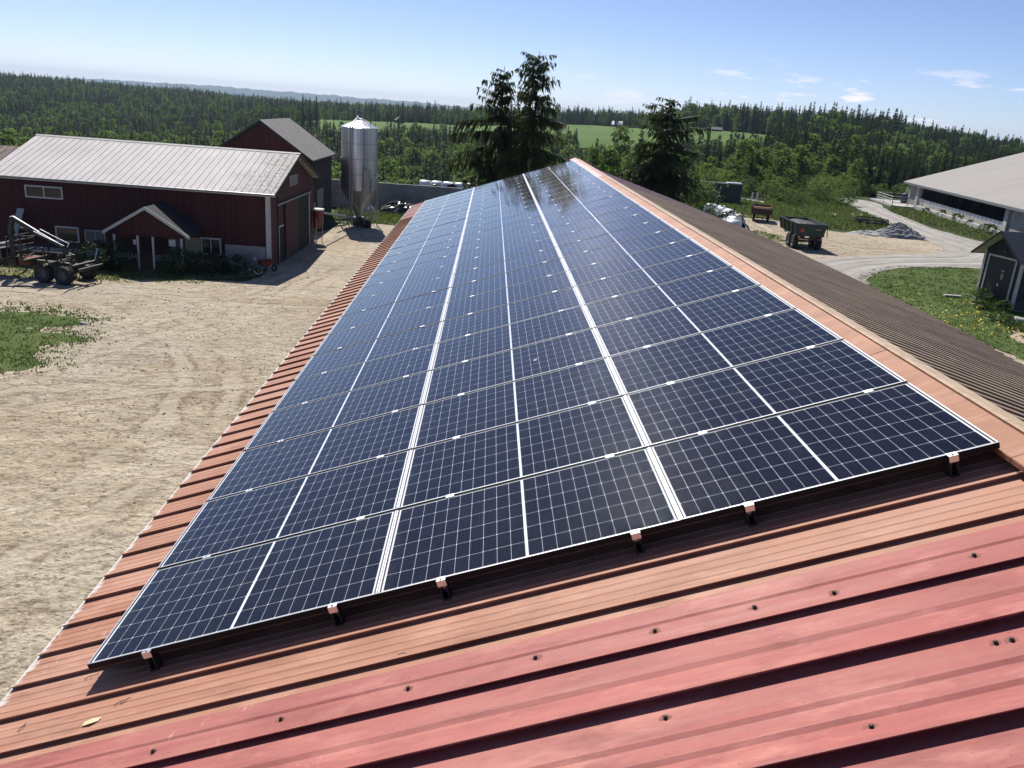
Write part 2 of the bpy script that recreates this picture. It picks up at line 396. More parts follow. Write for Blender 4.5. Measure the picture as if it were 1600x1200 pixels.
def grid_cells():
    """photovoltaic half-cells on a white backsheet, in the panel's own metres"""
    m, nt, b = new_mat('solar cells under glass')
    W, D, A = PW, PD, None
    tc = N(nt, 'ShaderNodeTexCoord').outputs['Object']
    s = N(nt, 'ShaderNodeSeparateXYZ'); nt.links.new(tc, s.inputs[0])
    x, y = s.outputs[0], s.outputs[1]
    half = mathn(nt, 'SUBTRACT', mathn(nt, 'ABSOLUTE', mathn(nt, 'SUBTRACT', x, W / 2)), .0080)   # >0 inside a half
    cx = (W / 2 - .0080 - .021) / 10
    qx = mathn(nt, 'DIVIDE', half, cx); fx = mathn(nt, 'FRACT', qx)
    ex = mathn(nt, 'MULTIPLY', mathn(nt, 'MINIMUM', fx, mathn(nt, 'SUBTRACT', 1.0, fx)), cx)
    yy = mathn(nt, 'SUBTRACT', y, .0165); cy = (D - .033) / 6
    qy = mathn(nt, 'DIVIDE', yy, cy); fy = mathn(nt, 'FRACT', qy)
    ey = mathn(nt, 'MULTIPLY', mathn(nt, 'MINIMUM', fy, mathn(nt, 'SUBTRACT', 1.0, fy)), cy)
    gap = mathn(nt, 'MAXIMUM', mathn(nt, 'LESS_THAN', ex, .00075), mathn(nt, 'LESS_THAN', ey, .00085))
    cham = mathn(nt, 'LESS_THAN', mathn(nt, 'ADD', ex, ey), .0055)          # chamfered cell corners
    edge = mathn(nt, 'MAXIMUM', mathn(nt, 'LESS_THAN', half, 0.0), mathn(nt, 'GREATER_THAN', qx, 10.0))
    edgy = mathn(nt, 'MAXIMUM', mathn(nt, 'LESS_THAN', qy, 0.0), mathn(nt, 'GREATER_THAN', qy, 6.0))
    white = mathn(nt, 'MAXIMUM', mathn(nt, 'MAXIMUM', gap, cham), mathn(nt, 'MAXIMUM', edge, edgy))
    NW = 9.0                                                                                    # round wires across each cell
    bb = mathn(nt, 'SUBTRACT', mathn(nt, 'FRACT', mathn(nt, 'ADD', mathn(nt, 'MULTIPLY', fy, NW), .0)), .5)
    hw = .00028 / (cy / NW)
    bus = mathn(nt, 'LESS_THAN', mathn(nt, 'ABSOLUTE', bb), hw)
    bus = mathn(nt, 'MULTIPLY', bus, mathn(nt, 'GREATER_THAN', mathn(nt, 'FRACT', mathn(nt, 'MULTIPLY', qx, 4.0)), .35))
    tilt = mathn(nt, 'MULTIPLY', mathn(nt, 'MULTIPLY', mathn(nt, 'DIVIDE', bb, hw), 1.6), bus)
    nv = N(nt, 'ShaderNodeCombineXYZ'); nt.links.new(tilt, nv.inputs[1]); nv.inputs[2].default_value = 1.0
    vt = N(nt, 'ShaderNodeVectorTransform', vector_type='NORMAL', convert_from='OBJECT', convert_to='WORLD'); nt.links.new(nv.outputs[0], vt.inputs[0])
    nm_ = N(nt, 'ShaderNodeVectorMath', operation='NORMALIZE'); nt.links.new(vt.outputs[0], nm_.inputs[0]); nt.links.new(nm_.outputs[0], b.inputs['Normal'])
    oi = N(nt, 'ShaderNodeObjectInfo')
    wn_ = N(nt, 'ShaderNodeTexWhiteNoise', noise_dimensions='3D'); cmb = N(nt, 'ShaderNodeCombineXYZ')
    nt.links.new(mathn(nt, 'FLOOR', qx), cmb.inputs[0]); nt.links.new(mathn(nt, 'FLOOR', qy), cmb.inputs[1]); nt.links.new(oi.outputs['Random'], cmb.inputs[2])
    nt.links.new(cmb.outputs[0], wn_.inputs['Vector'])
    cell = mixc(nt, wn_.outputs['Value'], (.0030, .0034, .0075), (.0045, .0052, .0110))
    c = mixc(nt, bus, cell, (.55, .56, .60))
    nt.links.new(mathn(nt, 'MULTIPLY', bus, .9), b.inputs['Metallic'])
    c = mixc(nt, white, c, (.74, .76, .80))
    dust = noise(nt, tc, 3.0, 5, .65)
    c = mixc(nt, ramp(nt, dust, [(.45, 0.0), (.8, .015)]), c, (.5, .45, .38))
    low = ramp(nt, mathn(nt, 'ADD', mathn(nt, 'DIVIDE', x, .25), mathn(nt, 'MULTIPLY', noise(nt, tc, 9, 4, .7), .9)), [(.35, .05), (.75, 0.0)])
    c = mixc(nt, low, c, (.42, .37, .30))                                       # silt along the lower frame
    c = mixc(nt, mathn(nt, 'MULTIPLY', oi.outputs['Random'], .012), c, (.5, .5, .6))
    drop = noise(nt, N_shift(nt, tc, oi.outputs['Random']), 7.0, 2, .5)
    c = mixc(nt, ramp(nt, drop, [(.80, 0.0), (.81, .6)]), c, (.6, .6, .56))
    nt.links.new(c, b.inputs['Base Color'])
    b.inputs['IOR'].default_value = 1.34
    nt.links.new(mathn(nt, 'ADD', ramp(nt, dust, [(.3, .045), (.8, .085)]), mathn(nt, 'MULTIPLY', bus, .16)), b.inputs['Roughness'])
    return m
PW, PD, PG, PITCH = 1.684, 1.002, .02, 1.022
M_cells = grid_cells()

# ------------------------------------------------------------------ terrain
T_COL = [-.551, -.375, -.232, -.051, .133, .275, .358, .472, .626]
T_Y = [70, 95, 130, 170, 220, 300, 400, 470, 540, 620, 720, 900, 1200, 1800, 3000, 5000, 9000, 20000]
FAR = [-32, -60, -85, -110, -150]
T_Z = [
    [0, 0, -8, -12, -17, -22, -26, -27, -26, -23, -18, -10, -4] + FAR,
    [0, 0, -9, -13, -17, -21, -25, -26, -25, -23, -18, -11, -7] + FAR,
    [0, 0, -11, -13, -16, -18, -17, -9.5, -5, -5, -8, -11, -12] + FAR,
    [0, 0, -11, -14, -15, -15, -13, -5, -3.3, -3.4, -4, -6, -12] + FAR,
    [.5, .3, -8, -12, -14, -14, -7, -1, 1.5, 3.3, 3.7, 2, -8] + FAR,
    [1.5, 1.5, .8, -5, -8, -9, 1, 5, 6.7, 7.5, 8, 3, -8] + FAR,
    [1.5, 1.5, 1.5, -.5, -5, -4, 3, 6, 7, 7, 6, 1, -8] + FAR,
    [1.5, 1.5, 1.5, -.5, -5, -5, 3, 5, 5, 4, 3, 0, -8] + FAR,
    [1.5, 1.5, 1.5, .5, -3, -4, 1, 2, 2, 1, 0, -3, -10] + FAR]
T_Z = np.array(T_Z, float)

def ground_z(x, y):
    x = np.asarray(x, float); y = np.asarray(y, float)
    t = np.clip(x / np.maximum(y, 70.0), T_COL[0], T_COL[-1])
    ci = np.interp(t, T_COL, np.arange(len(T_COL)))
    yi = np.interp(y, T_Y, np.arange(len(T_Y)))
    sm = lambda k: k * k * (3 - 2 * k)
    c0 = np.clip(np.floor(ci).astype(int), 0, len(T_COL) - 2); fc = sm(ci - c0)
    y0 = np.clip(np.floor(yi).astype(int), 0, len(T_Y) - 2); fy = sm(yi - y0)
    far = (T_Z[c0, y0] * (1 - fc) + T_Z[c0 + 1, y0] * fc) * (1 - fy) + (T_Z[c0, y0 + 1] * (1 - fc) + T_Z[c0 + 1, y0 + 1] * fc) * fy
    s = np.clip(x / 14.0, 0, 1); near = 1.5 * sm(s)
    # farther than the yard the columns take over
    k = np.clip((y - 92) / 22.0, 0, 1); k = sm(k)
    onyard = (x > 14) & (y < 135)
    k = np.where(x > 14, np.clip((y - 128) / 12.0, 0, 1), k)
    blend = np.clip((x - 8) / 8, 0, 1)
    kk = np.where((x > 8) & (x < 16), np.clip((y - (92 + 36 * blend)) / 18.0, 0, 1), k)
    return near * (1 - kk) + far * kk

def gz(x, y): return float(ground_z(x, y))

def axis_steps(lo, hi, fine_lo, fine_hi, step, grow=1.18):
    a = list(np.arange(fine_lo, fine_hi + 1e-6, step))
    s = step; v = fine_hi
    while v < hi: s *= grow; v += s; a.append(v)
    s = step; v = fine_lo; b = []
    while v > lo: s *= grow; v -= s; b.append(v)
    return np.array(b[::-1] + a)

xs = axis_steps(-13000, 13000, -90, 90, 2.0, 1.12)
ys = axis_steps(-400, 13000, -20, 180, 2.0, 1.07)
X, Y = np.meshgrid(xs, ys)
Z = ground_z(X, Y)
nx, ny = len(xs), len(ys)
verts = np.stack([X, Y, Z], -1).reshape(-1, 3)
ii = np.arange(nx * ny).reshape(ny, nx)
faces = np.stack([ii[:-1, :-1], ii[:-1, 1:], ii[1:, 1:], ii[1:, :-1]], -1).reshape(-1, 4)
def np_mesh(name, v, f, mats, smooth=False, mi=None):
    me = bpy.data.meshes.new(name)
    v = np.asarray(v, np.float32); f = np.asarray(f, np.int32); k = f.shape[1]
    me.vertices.add(len(v)); me.vertices.foreach_set('co', v.ravel())
    me.loops.add(f.size); me.loops.foreach_set('vertex_index', f.ravel())
    me.polygons.add(len(f)); me.polygons.foreach_set('loop_start', np.arange(0, f.size, k, dtype=np.int32))
    me.polygons.foreach_set('loop_total', np.full(len(f), k, np.int32))
    for m in (mats if isinstance(mats, (list, tuple)) else [mats]): me.materials.append(m)
    if mi is not None: me.polygons.foreach_set('material_index', np.asarray(mi, np.int32))
    if smooth: me.polygons.foreach_set('use_smooth', np.ones(len(f), bool))
    me.update(calc_edges=True)
    return me

def ground_mat(name, stops, scale, fine, bump=.03, bscale=4, stretch=None, extra=None):
    m, nt, b = new_mat(name)
    tc = N(nt, 'ShaderNodeTexCoord').outputs['Object']
    f = noise(nt, tc, scale, 6, .62, stretch)
    c = ramp(nt, f, stops)
    for (s_, lo, hi, k, colr, st) in fine:
        c = mixc(nt, ramp(nt, noise(nt, tc, s_, 4, .65, st), [(lo, 0.0), (hi, k)]), c, colr)
    if extra: c = extra(nt, tc, c)
    nt.links.new(c, b.inputs['Base Color']); b.inputs['Roughness'].default_value = .95
    b.inputs['Specular IOR Level'].default_value = .15
    if bump:
        bn = N(nt, 'ShaderNodeBump'); bn.inputs['Distance'].default_value = bump
        h = mathn(nt, 'ADD', noise(nt, tc, bscale, 6, .65), mathn(nt, 'MULTIPLY', noise(nt, tc, bscale * .22, 4, .6), 2.0))
        nt.links.new(h, bn.inputs['Height']); nt.links.new(bn.outputs[0], b.inputs['Normal'])
    return m

M_ground = ground_mat('rough grass and forest floor', [(.3, (.022, .034, .011)), (.5, (.034, .052, .015)), (.7, (.055, .070, .022))], .12,
                      [(1.5, .5, .7, .5, (.12, .10, .05), None), (.02, .45, .6, .5, (.03, .05, .018), None)], .08, 2)
def yard_arcs(nt, tc, c):
    """wheel tracks: arcs of pressed pale sand with churned dark shoulders"""
    wob = mathn(nt, 'MULTIPLY', mathn(nt, 'SUBTRACT', noise(nt, tc, .35, 4, .6), .5), 2.2)
    brk = ramp(nt, noise(nt, tc, .22, 3, .5), [(.42, 0.0), (.56, 1.0)]); fine_ = noise(nt, tc, 4, 4, .7)
    for (cx, cy, r_, w_) in ((-33, 20, 13.0, .35), (-33, 20, 14.9, .35), (-30, 26, 19.2, .4), (-30, 26, 21.1, .4), (-70, 60, 58, .4), (-70, 60, 59.9, .4), (-18, 90, 44.5, .4), (-18, 90, 46.4, .4), (-2, 10, 22, .35), (-2, 10, 23.9, .35), (60, 84, 30, .4), (60, 84, 32, .4), (34, 50, 22, .4), (34, 50, 23.9, .4)):
        mp = N(nt, 'ShaderNodeVectorMath', operation='DISTANCE'); fl = N(nt, 'ShaderNodeVectorMath', operation='MULTIPLY'); nt.links.new(tc, fl.inputs[0]); fl.inputs[1].default_value = (1, 1, 0)
        nt.links.new(fl.outputs[0], mp.inputs[0]); mp.inputs[1].default_value = (cx, cy, 0)
        d = mathn(nt, 'ABSOLUTE', mathn(nt, 'SUBTRACT', mathn(nt, 'ADD', mp.outputs['Value'], wob), r_))
        core = mathn(nt, 'MULTIPLY', ramp(nt, mathn(nt, 'DIVIDE', d, w_ * 2), [(.30, 1.0), (.55, 0.0)]), brk)
        edge = mathn(nt, 'MULTIPLY', ramp(nt, mathn(nt, 'DIVIDE', d, w_ * 2), [(.42, 0.0), (.55, 1.0), (.9, 0.0)]), brk)
        c = mixc(nt, mathn(nt, 'MULTIPLY', core, .6), c, (.47, .405, .31))
        c = mixc(nt, mathn(nt, 'MULTIPLY', mathn(nt, 'MULTIPLY', edge, ramp(nt, fine_, [(.40, 0.0), (.56, 1.0)])), .80), c, (.17, .125, .085))
    return c
M_yard = ground_mat('dry sandy yard', [(.3, (.34, .275, .19)), (.5, (.45, .38, .275)), (.7, (.53, .46, .35))], .16,
                    [(.07, .48, .60, .45, (.41, .375, .32), None), (.045, .52, .60, .40, (.36, .265, .165), None), (.8, .50, .64, .55, (.25, .19, .125), (1, 2.2, 1)), (.35, .52, .62, .45, (.53, .47, .37), (.5, 1.6, 1)),
                     (2.2, .53, .62, .62, (.16, .12, .08), (1, 1.9, 1)), (6, .54, .64, .72, (.11, .08, .055), (1, 1.8, 1)), (9, .58, .66, .65, (.68, .61, .50), None), (17, .58, .68, .6, (.10, .075, .05), (1, 1.5, 1))], .14, 3.0, None, yard_arcs)
M_road = ground_mat('grey gravel road', [(.3, (.28, .255, .22)), (.5, (.36, .335, .295)), (.7, (.44, .41, .365))], .3,
                    [(6, .5, .7, .35, (.2, .19, .175), None), (20, .58, .7, .4, (.52, .50, .48), None)], .03, 8)
M_lawn = ground_mat('short lawn', [(.3, (.045, .078, .018)), (.5, (.070, .112, .026)), (.7, (.12, .145, .05))], .35,
                    [(3, .5, .68, .5, (.15, .15, .06), None), (9, .55, .7, .5, (.045, .08, .016), None)], .05, 9)
M_weed = ground_mat('trampled weedy ground', [(.3, (.09, .115, .035)), (.48, (.16, .16, .07)), (.62, (.27, .22, .15)), (.75, (.33, .28, .2))], .22,
                    [(3, .5, .68, .6, (.07, .11, .025), None), (10, .55, .7, .4, (.13, .1, .06), None)], .06, 6)
M_meadow = ground_mat('bright green meadow', [(.3, (.062, .118, .020)), (.6, (.090, .158, .027)), (.8, (.12, .17, .04))], .015,
                      [(.1, .5, .7, .4, (.09, .15, .03), (1, 3, 1))], 0)
M_bare = ground_mat('bare sand', [(.3, (.36, .28, .19)), (.7, (.50, .41, .30))], .5, [(5, .55, .7, .5, (.22, .17, .11), None)], .03, 8)

ground = link('ground', np_mesh('ground', verts, faces, M_ground, smooth=True))
tag(ground, kind='structure')

def ragged(poly, amp=.35, step=.6, seed=1):
    """closed polygon -> densely sampled outline with an uneven edge"""
    rnd = random.Random(seed); out = []
    n = len(poly)
    for i in range(n):
        p0, p1, p2, p3 = [Vector(poly[(i + k) % n]).to_2d() if False else Vector((poly[(i + k) % n][0], poly[(i + k) % n][1])) for k in (-1, 0, 1, 2)]
        L = (p2 - p1).length; k = max(2, int(L / step))
        for j in range(k):
            t = j / k; t2, t3 = t * t, t * t * t
            q = .5 * ((2 * p1) + (-p0 + p2) * t + (2 * p0 - 5 * p1 + 4 * p2 - p3) * t2 + (-p0 + 3 * p1 - 3 * p2 + p3) * t3)
            out.append((q.x + rnd.uniform(-amp, amp), q.y + rnd.uniform(-amp, amp)))
    return out

from mathutils.geometry import tessellate_polygon
def sheet(name, poly, mat, lift, amp=.35, step=.6, seed=1, smooth_outline=True, label=None):
    pts = ragged(poly, amp, step, seed)
    tris = tessellate_polygon([[Vector((x, y, 0)) for x, y in pts]])
    zs = ground_z(np.array([p[0] for p in pts]), np.array([p[1] for p in pts])) + lift
    me = bpy.data.meshes.new(name)
    fs = []
    for t in tris:
        a, b_, c = [Vector((*pts[i], 0)) for i in t]
        fs.append(tuple(t) if (b_ - a).cross(c - a).z > 0 else tuple(reversed(t)))
    me.from_pydata([(p[0], p[1], float(z)) for p, z in zip(pts, zs)], [], fs)
    me.materials.append(mat); me.update()
    o = link(name, me); tag(o, kind='structure')
    return o

def draped(name, poly, mat, lift, cell=4.0):
    """sheet that follows hilly ground: grid cells whose centres lie inside poly"""
    P = np.array(poly, float)
    x0, y0 = P.min(0); x1, y1 = P.max(0)
    gx = np.arange(x0, x1 + cell, cell); gy = np.arange(y0, y1 + cell, cell)
    GX, GY = np.meshgrid(gx, gy)
    cxs, cys = GX[:-1, :-1] + cell / 2, GY[:-1, :-1] + cell / 2
    ins = inside(cxs, cys, P)
    id_ = np.arange(GX.size).reshape(GX.shape)
    f = np.stack([id_[:-1, :-1], id_[:-1, 1:], id_[1:, 1:], id_[1:, :-1]], -1)[ins]
    v = np.stack([GX, GY, ground_z(GX, GY) + lift], -1).reshape(-1, 3)
    used = np.unique(f); rm = np.zeros(len(v), int); rm[used] = np.arange(len(used))
    o = link(name, np_mesh(name, v[used], rm[f], mat, smooth=True)); tag(o, kind='structure')
    return o

def inside(x, y, P):
    x = np.asarray(x, float); y = np.asarray(y, float); r = np.zeros(x.shape, bool)
    n = len(P); j = n - 1
    for i in range(n):
        xi, yi, xj, yj = P[i][0], P[i][1], P[j][0], P[j][1]
        c = ((yi > y) != (yj > y)) & (x < (xj - xi) * (y - yi) / ((yj - yi) if yj != yi else 1e-9) + xi)
        r ^= c; j = i
    return r

# yard west of the cowshed, and the yard and road east of it
sheet('yard', [(-34, 4), (-20, -10), (-.4, -12), (-.4, 66), (-1.5, 74), (-6, 77), (-10.5, 78), (-12.5, 76), (-14, 70), (-14, 54.5), (-14.2, 50.3), (-18, 49.3), (-23, 49.2), (-30, 48.8), (-50, 49), (-50, 20)], M_yard, .012, .25, .7, 3)
LAWN_W = [(-42, 40.6), (-30, 40.3), (-23.2, 39.8), (-21.2, 39.9), (-18.8, 38.8), (-19.4, 37.4), (-20.6, 37.2), (-18.6, 36.4), (-17.6, 35.8), (-18.6, 34.4), (-18.4, 33.2), (-17.6, 32.1), (-18.6, 30.8), (-22, 30.2), (-32, 30.8), (-42, 32)]
sheet('lawn', LAWN_W, M_lawn, .03, .28, .4, 4)
STRIP = [(-31, 47.5), (-23, 47.8), (-17, 49.3), (-14.6, 51.4), (-14.4, 53.8), (-20, 54), (-31, 54.6)]
sheet('barn_verge', STRIP, M_weed, .02, .2, .6, 5)
YARD_E = [(14.2, 20), (14.2, 100), (20, 97), (27, 94), (31, 91), (34, 86), (37, 82.8), (41, 82.4), (46, 79.5), (51, 78), (54, 75), (54, 70), (40, 67), (33, 64), (28.6, 61), (25.5, 56), (24.6, 52), (24.3, 46), (25, 40), (28, 20)]
sheet('yard_east', YARD_E, M_yard, .012, .15, .8, 6)
ROAD = [(16, 20), (18.5, 40), (19.5, 50), (22, 58.5), (26.5, 64.5), (33, 68.8), (39, 72), (42.5, 76), (43.6, 81), (45.2, 90), (47.6, 101), (49.2, 110), (51.6, 120), (52.6, 128), (54.5, 130.5), (57.8, 128), (57.6, 122), (55, 116), (52.8, 108), (50.8, 98), (50.4, 89), (50.5, 81), (49.5, 74.5), (60, 70), (60, 67), (44, 65.5), (36.5, 64.5), (30.8, 61.5), (27, 57), (24.9, 51), (24.4, 44), (25, 34), (26, 20)]
sheet('gravel_road', ROAD, M_road, .026, .18, .6, 7)
sheet('gravel_track', [(31, 119), (36, 113), (37.5, 107.5), (38, 103.5), (44, 101.5), (47.5, 104), (47.2, 106), (43, 103.6), (39.3, 105.5), (38.4, 111), (35.5, 117.5), (32.5, 121)], M_road, .02, .2, .6, 8)
def track(name, line, w_, mat, lift, seed):
    L_, R2 = [], []; rr = random.Random(seed)
    pts_ = []
    for i in range(len(line) - 1):
        p0 = Vector(line[max(i - 1, 0)]); p1 = Vector(line[i]); p2 = Vector(line[i + 1]); p3 = Vector(line[min(i + 2, len(line) - 1)])
        for j in range(8):
            t = j / 8; pts_.append(.5 * ((2 * p1) + (-p0 + p2) * t + (2 * p0 - 5 * p1 + 4 * p2 - p3) * t * t + (-p0 + 3 * p1 - 3 * p2 + p3) * t ** 3))
    for i, q_ in enumerate(pts_):
        d_ = (pts_[min(i + 1, len(pts_) - 1)] - pts_[max(i - 1, 0)]).normalized(); nn_ = Vector((-d_.y, d_.x)); ww = w_ / 2
        a_ = q_ + nn_ * (ww + rr.uniform(-.09, .09)); b_ = q_ - nn_ * (ww + rr.uniform(-.09, .09))
        L_.append((a_.x, a_.y, gz(a_.x, a_.y) + lift)); R2.append((b_.x, b_.y, gz(b_.x, b_.y) + lift))
    n_ = len(pts_); me_ = bpy.data.meshes.new(name); me_.from_pydata(L_ + R2, [], [(n_ + i, n_ + i + 1, i + 1, i) for i in range(n_ - 1)]); me_.materials.append(mat); me_.update()
    o_ = link(name, me_); tag(o_, kind='structure')
M_track = ground_mat('paler wheel track', [(.3, (.33, .315, .29)), (.5, (.40, .38, .355)), (.7, (.47, .45, .42))], .4, [(9, .5, .7, .4, (.28, .26, .24), None)], .02, 8)
M_trackd = ground_mat('darker loose gravel', [(.3, (.26, .248, .228)), (.6, (.345, .328, .305))], .5, [(9, .5, .7, .4, (.40, .38, .35), None)], .03, 8)
CLN = [(22.4, 36), (21.6, 44), (22.0, 50), (23.8, 56.5), (28.2, 62.3), (34.5, 66.4), (42, 69.5), (46.0, 74.5), (47.0, 81), (47.6, 90), (49.6, 101), (51.4, 110), (53.6, 119), (54.8, 126)]
for k_, (dx_, mt_, ww_) in enumerate(((-1.15, M_track, .5), (.95, M_track, .45), (-.1, M_trackd, .6), (-2.0, M_trackd, .5), (1.9, M_trackd, .4))):
    ln_ = []
    for i in range(len(CLN)):
        a_, b_ = Vector(CLN[max(i - 1, 0)]), Vector(CLN[min(i + 1, len(CLN) - 1)]); d_ = (b_ - a_).normalized(); ln_.append((CLN[i][0] - d_.y * dx_, CLN[i][1] + d_.x * dx_))
    track('wheel_track', ln_, ww_, mt_, .034 + .002 * k_, k_)
LAWN_E = [(25.4, 42), (24.9, 47), (25.2, 52), (26.6, 56.2), (29, 59.6), (32.4, 62.6), (37, 63.9), (46, 64.5), (46, 30), (28, 30)]
sheet('lawn_east', LAWN_E, M_lawn, .02, .2, .5, 9)
sheet('bare_patch', [(27.5, 40.5), (28.5, 42.4), (30.6, 43.4), (33, 43), (34, 40), (30, 38.5)], M_bare, .034, .25, .5, 10)
sheet('weedy_strip', [(14.4, 60), (14.4, 99), (22, 98), (30, 95.5), (33, 92), (27, 90.5), (24.5, 86), (25.5, 80.5), (27.5, 77.5), (25.6, 72), (23.6, 66), (20.5, 60)], M_weed, .02, .4, .7, 11)
MEADOW = [(-112, 500), (-60, 470), (-20, 455), (20, 440), (52, 425), (75, 410), (100, 397), (128, 402), (150, 418), (172, 440), (176, 470), (165, 520), (150, 548), (128, 566), (106, 600), (85, 645), (50, 655), (0, 640), (-50, 620), (-112, 575)]
draped('meadow', MEADOW, M_meadow, .5, 5.0)

# ------------------------------------------------------------------ trees
def card_mesh(name, quads, mats, mi):
    q = np.asarray(quads, np.float32)
    v = q.reshape(-1, 3); f = np.arange(len(v)).reshape(-1, q.shape[1])
    return np_mesh(name, v, f, mats, mi=mi)

def spruce_data(h, rad, seed, whorls, nbr, twigs, low=.06, pw=.85, cone_top=0.0, irregular=.25, hang=.25, tw=.05, fat=1.0, tl=.30):
    """triangles-as-quads of a spruce: tapered trunk, drooping branches, hanging twig sprays"""
    r = np.random.default_rng(seed); Q = []; MI = []
    segs = 6; n = 6
    for k in range(segs):
        z0, z1 = h * k / segs, h * (k + 1) / segs
        r0, r1 = h * .014 * (1 - k / segs) + .015, h * .014 * (1 - (k + 1) / segs) + .015
        for i in range(n):
            a0, a1 = 2 * math.pi * i / n, 2 * math.pi * (i + 1) / n
            Q.append([(r0 * math.cos(a0), r0 * math.sin(a0), z0), (r0 * math.cos(a1), r0 * math.sin(a1), z0), (r1 * math.cos(a1), r1 * math.sin(a1), z1), (r1 * math.cos(a0), r1 * math.sin(a0), z1)]); MI.append(1)
    azoff = r.uniform(0, 6.28, 5); amps = r.uniform(0, irregular, 5)
    for w in range(whorls):
        fz0 = low + (1 - low) * (w + r.uniform(-.3, .3)) / whorls
        for b in range(nbr):
            fz = min(max(fz0 + r.uniform(-.7, .7) * (1 - low) / whorls, low), .985); z = fz * h; L0 = rad * (1 - fz) ** pw + .12
            az = 2 * math.pi * (b + r.uniform(-.4, .4)) / nbr + w * 1.3
            lob = 1 + sum(amps[k] * math.sin((k + 1) * az + azoff[k] + fz * 6 * (k - 2)) for k in range(5)) * .6
            L = L0 * r.uniform(.62, 1.12) * max(.45, lob)
            up = .55 * (fz - .45) + r.uniform(-.12, .12)
            dx, dy = math.cos(az), math.sin(az); px, py = -dy, dx
            nseg = 3
            P = []
            for k in range(nseg + 1):
                t = k / nseg
                zz = z + L * (up * t - .42 * t * t + .16 * t ** 3) * (1.0 if fz < .8 else .6) + (.25 * L * t if fz > .8 else 0)
                P.append((dx * L * t, dy * L * t, zz))
            wd = (.10 + .10 * L) * .5 * fat
            for k in range(nseg):
                a, c = P[k], P[k + 1]; w0 = wd * (1 - .75 * k / nseg); w1 = wd * (1 - .75 * (k + 1) / nseg)
                Q.append([(a[0] - px * w0, a[1] - py * w0, a[2] - .3 * w0), (a[0] + px * w0, a[1] + py * w0, a[2] + .1 * w0), (c[0] + px * w1, c[1] + py * w1, c[2] + .1 * w1), (c[0] - px * w1, c[1] - py * w1, c[2] - .3 * w1)]); MI.append(0)
            nt_ = max(2, int(twigs * L / rad + .5))
            for k in range(nt_):
                t = r.uniform(.12, 1.0); i0 = min(int(t * nseg), nseg - 1); ft = t * nseg - i0
                a = [P[i0][j] * (1 - ft) + P[i0 + 1][j] * ft for j in range(3)]
                sd = r.choice((-1, 1)); l = (.12 + tl * L * (1 - .6 * t)) * r.uniform(.6, 1.2)
                e = [a[0] + (px * sd * .7 + dx * .6) * l, a[1] + (py * sd * .7 + dy * .6) * l, a[2] - hang * l * r.uniform(.3, 2.2)]
                m_ = [(a[j] + e[j]) / 2 for j in range(3)]
                ww = max(tw, .22 * l)
                ox, oy, oz = r.normal(0, 1, 3); nn = math.sqrt(ox * ox + oy * oy + oz * oz); ox, oy, oz = ox / nn * ww, oy / nn * ww, oz / nn * ww
                Q.append([tuple(a), (m_[0] + ox, m_[1] + oy, m_[2] + oz), tuple(e), (m_[0] - ox, m_[1] - oy, m_[2] - oz)])
                MI.append(2 if (cone_top and fz > cone_top and r.random() < .16) else 0)
    return Q, MI

def leafy_data(h, rad, seed, clumps, per, leaf, base=.18, trunk=True, oval=1.0, lean=0.0):
    r = np.random.default_rng(seed); Q = []; MI = []
    def limb(a, b, r0, r1, n=5):
        a, b = np.array(a, float), np.array(b, float); d = b - a; d /= np.linalg.norm(d)
        u = np.cross(d, (0, 0, 1) if abs(d[2]) < .9 else (1, 0, 0)); u /= np.linalg.norm(u); w = np.cross(d, u)
        for i in range(n):
            t0, t1 = 2 * math.pi * i / n, 2 * math.pi * (i + 1) / n
            c = lambda p, rr, t: tuple(p + u * rr * math.cos(t) + w * rr * math.sin(t))
            Q.append([c(a, r0, t0), c(a, r0, t1), c(b, r1, t1), c(b, r1, t0)]); MI.append(1)
    top = np.array((r.uniform(-.3, .3), r.uniform(-.3, .3), h * .92))
    if trunk:
        mid = np.array((r.uniform(-.15, .15), r.uniform(-.15, .15), h * .45))
        limb((0, 0, 0), mid, h * .013, h * .009, 6); limb(mid, top, h * .009, h * .002, 5)
    for k in range(clumps):
        fz = base + (1 - base) * r.random() ** .85
        env = math.sin(math.pi * min(1, max(0.03, (fz - base * .6) / (1.04 - base * .6))) ** .8) ** .7 * oval
        az = r.uniform(0, 6.28); rr = rad * env * math.sqrt(r.uniform(.12, 1)); 
        c = np.array((rr * math.cos(az), rr * math.sin(az), fz * h))
        if trunk and k % 5 == 0 and leaf < .3: limb((top[0] * fz * .6, top[1] * fz * .6, max(.1, fz * h - rr * .6)), c, h * .004 + .01, .008, 4)
        cs = rad * r.uniform(.16, .34)
        n = int(per * r.uniform(.6, 1.3))
        off = r.normal(0, .55, (n, 3)) * cs * np.array((1, 1, .8))
        for o in off:
            p = c + o; p[2] = min(max(p[2], .05), h)
            nrm = r.normal(0, 1, 3) + np.array((0, 0, .5)); nrm /= np.linalg.norm(nrm)
            u = np.cross(nrm, r.normal(0, 1, 3)); u /= np.linalg.norm(u) + 1e-9; w = np.cross(nrm, u)
            s = leaf * r.uniform(.6, 1.3)
            Q.append([tuple(p - u * s), tuple(p - w * s * .62), tuple(p + u * s), tuple(p + w * s * .62)]); MI.append(0)
    return Q, MI

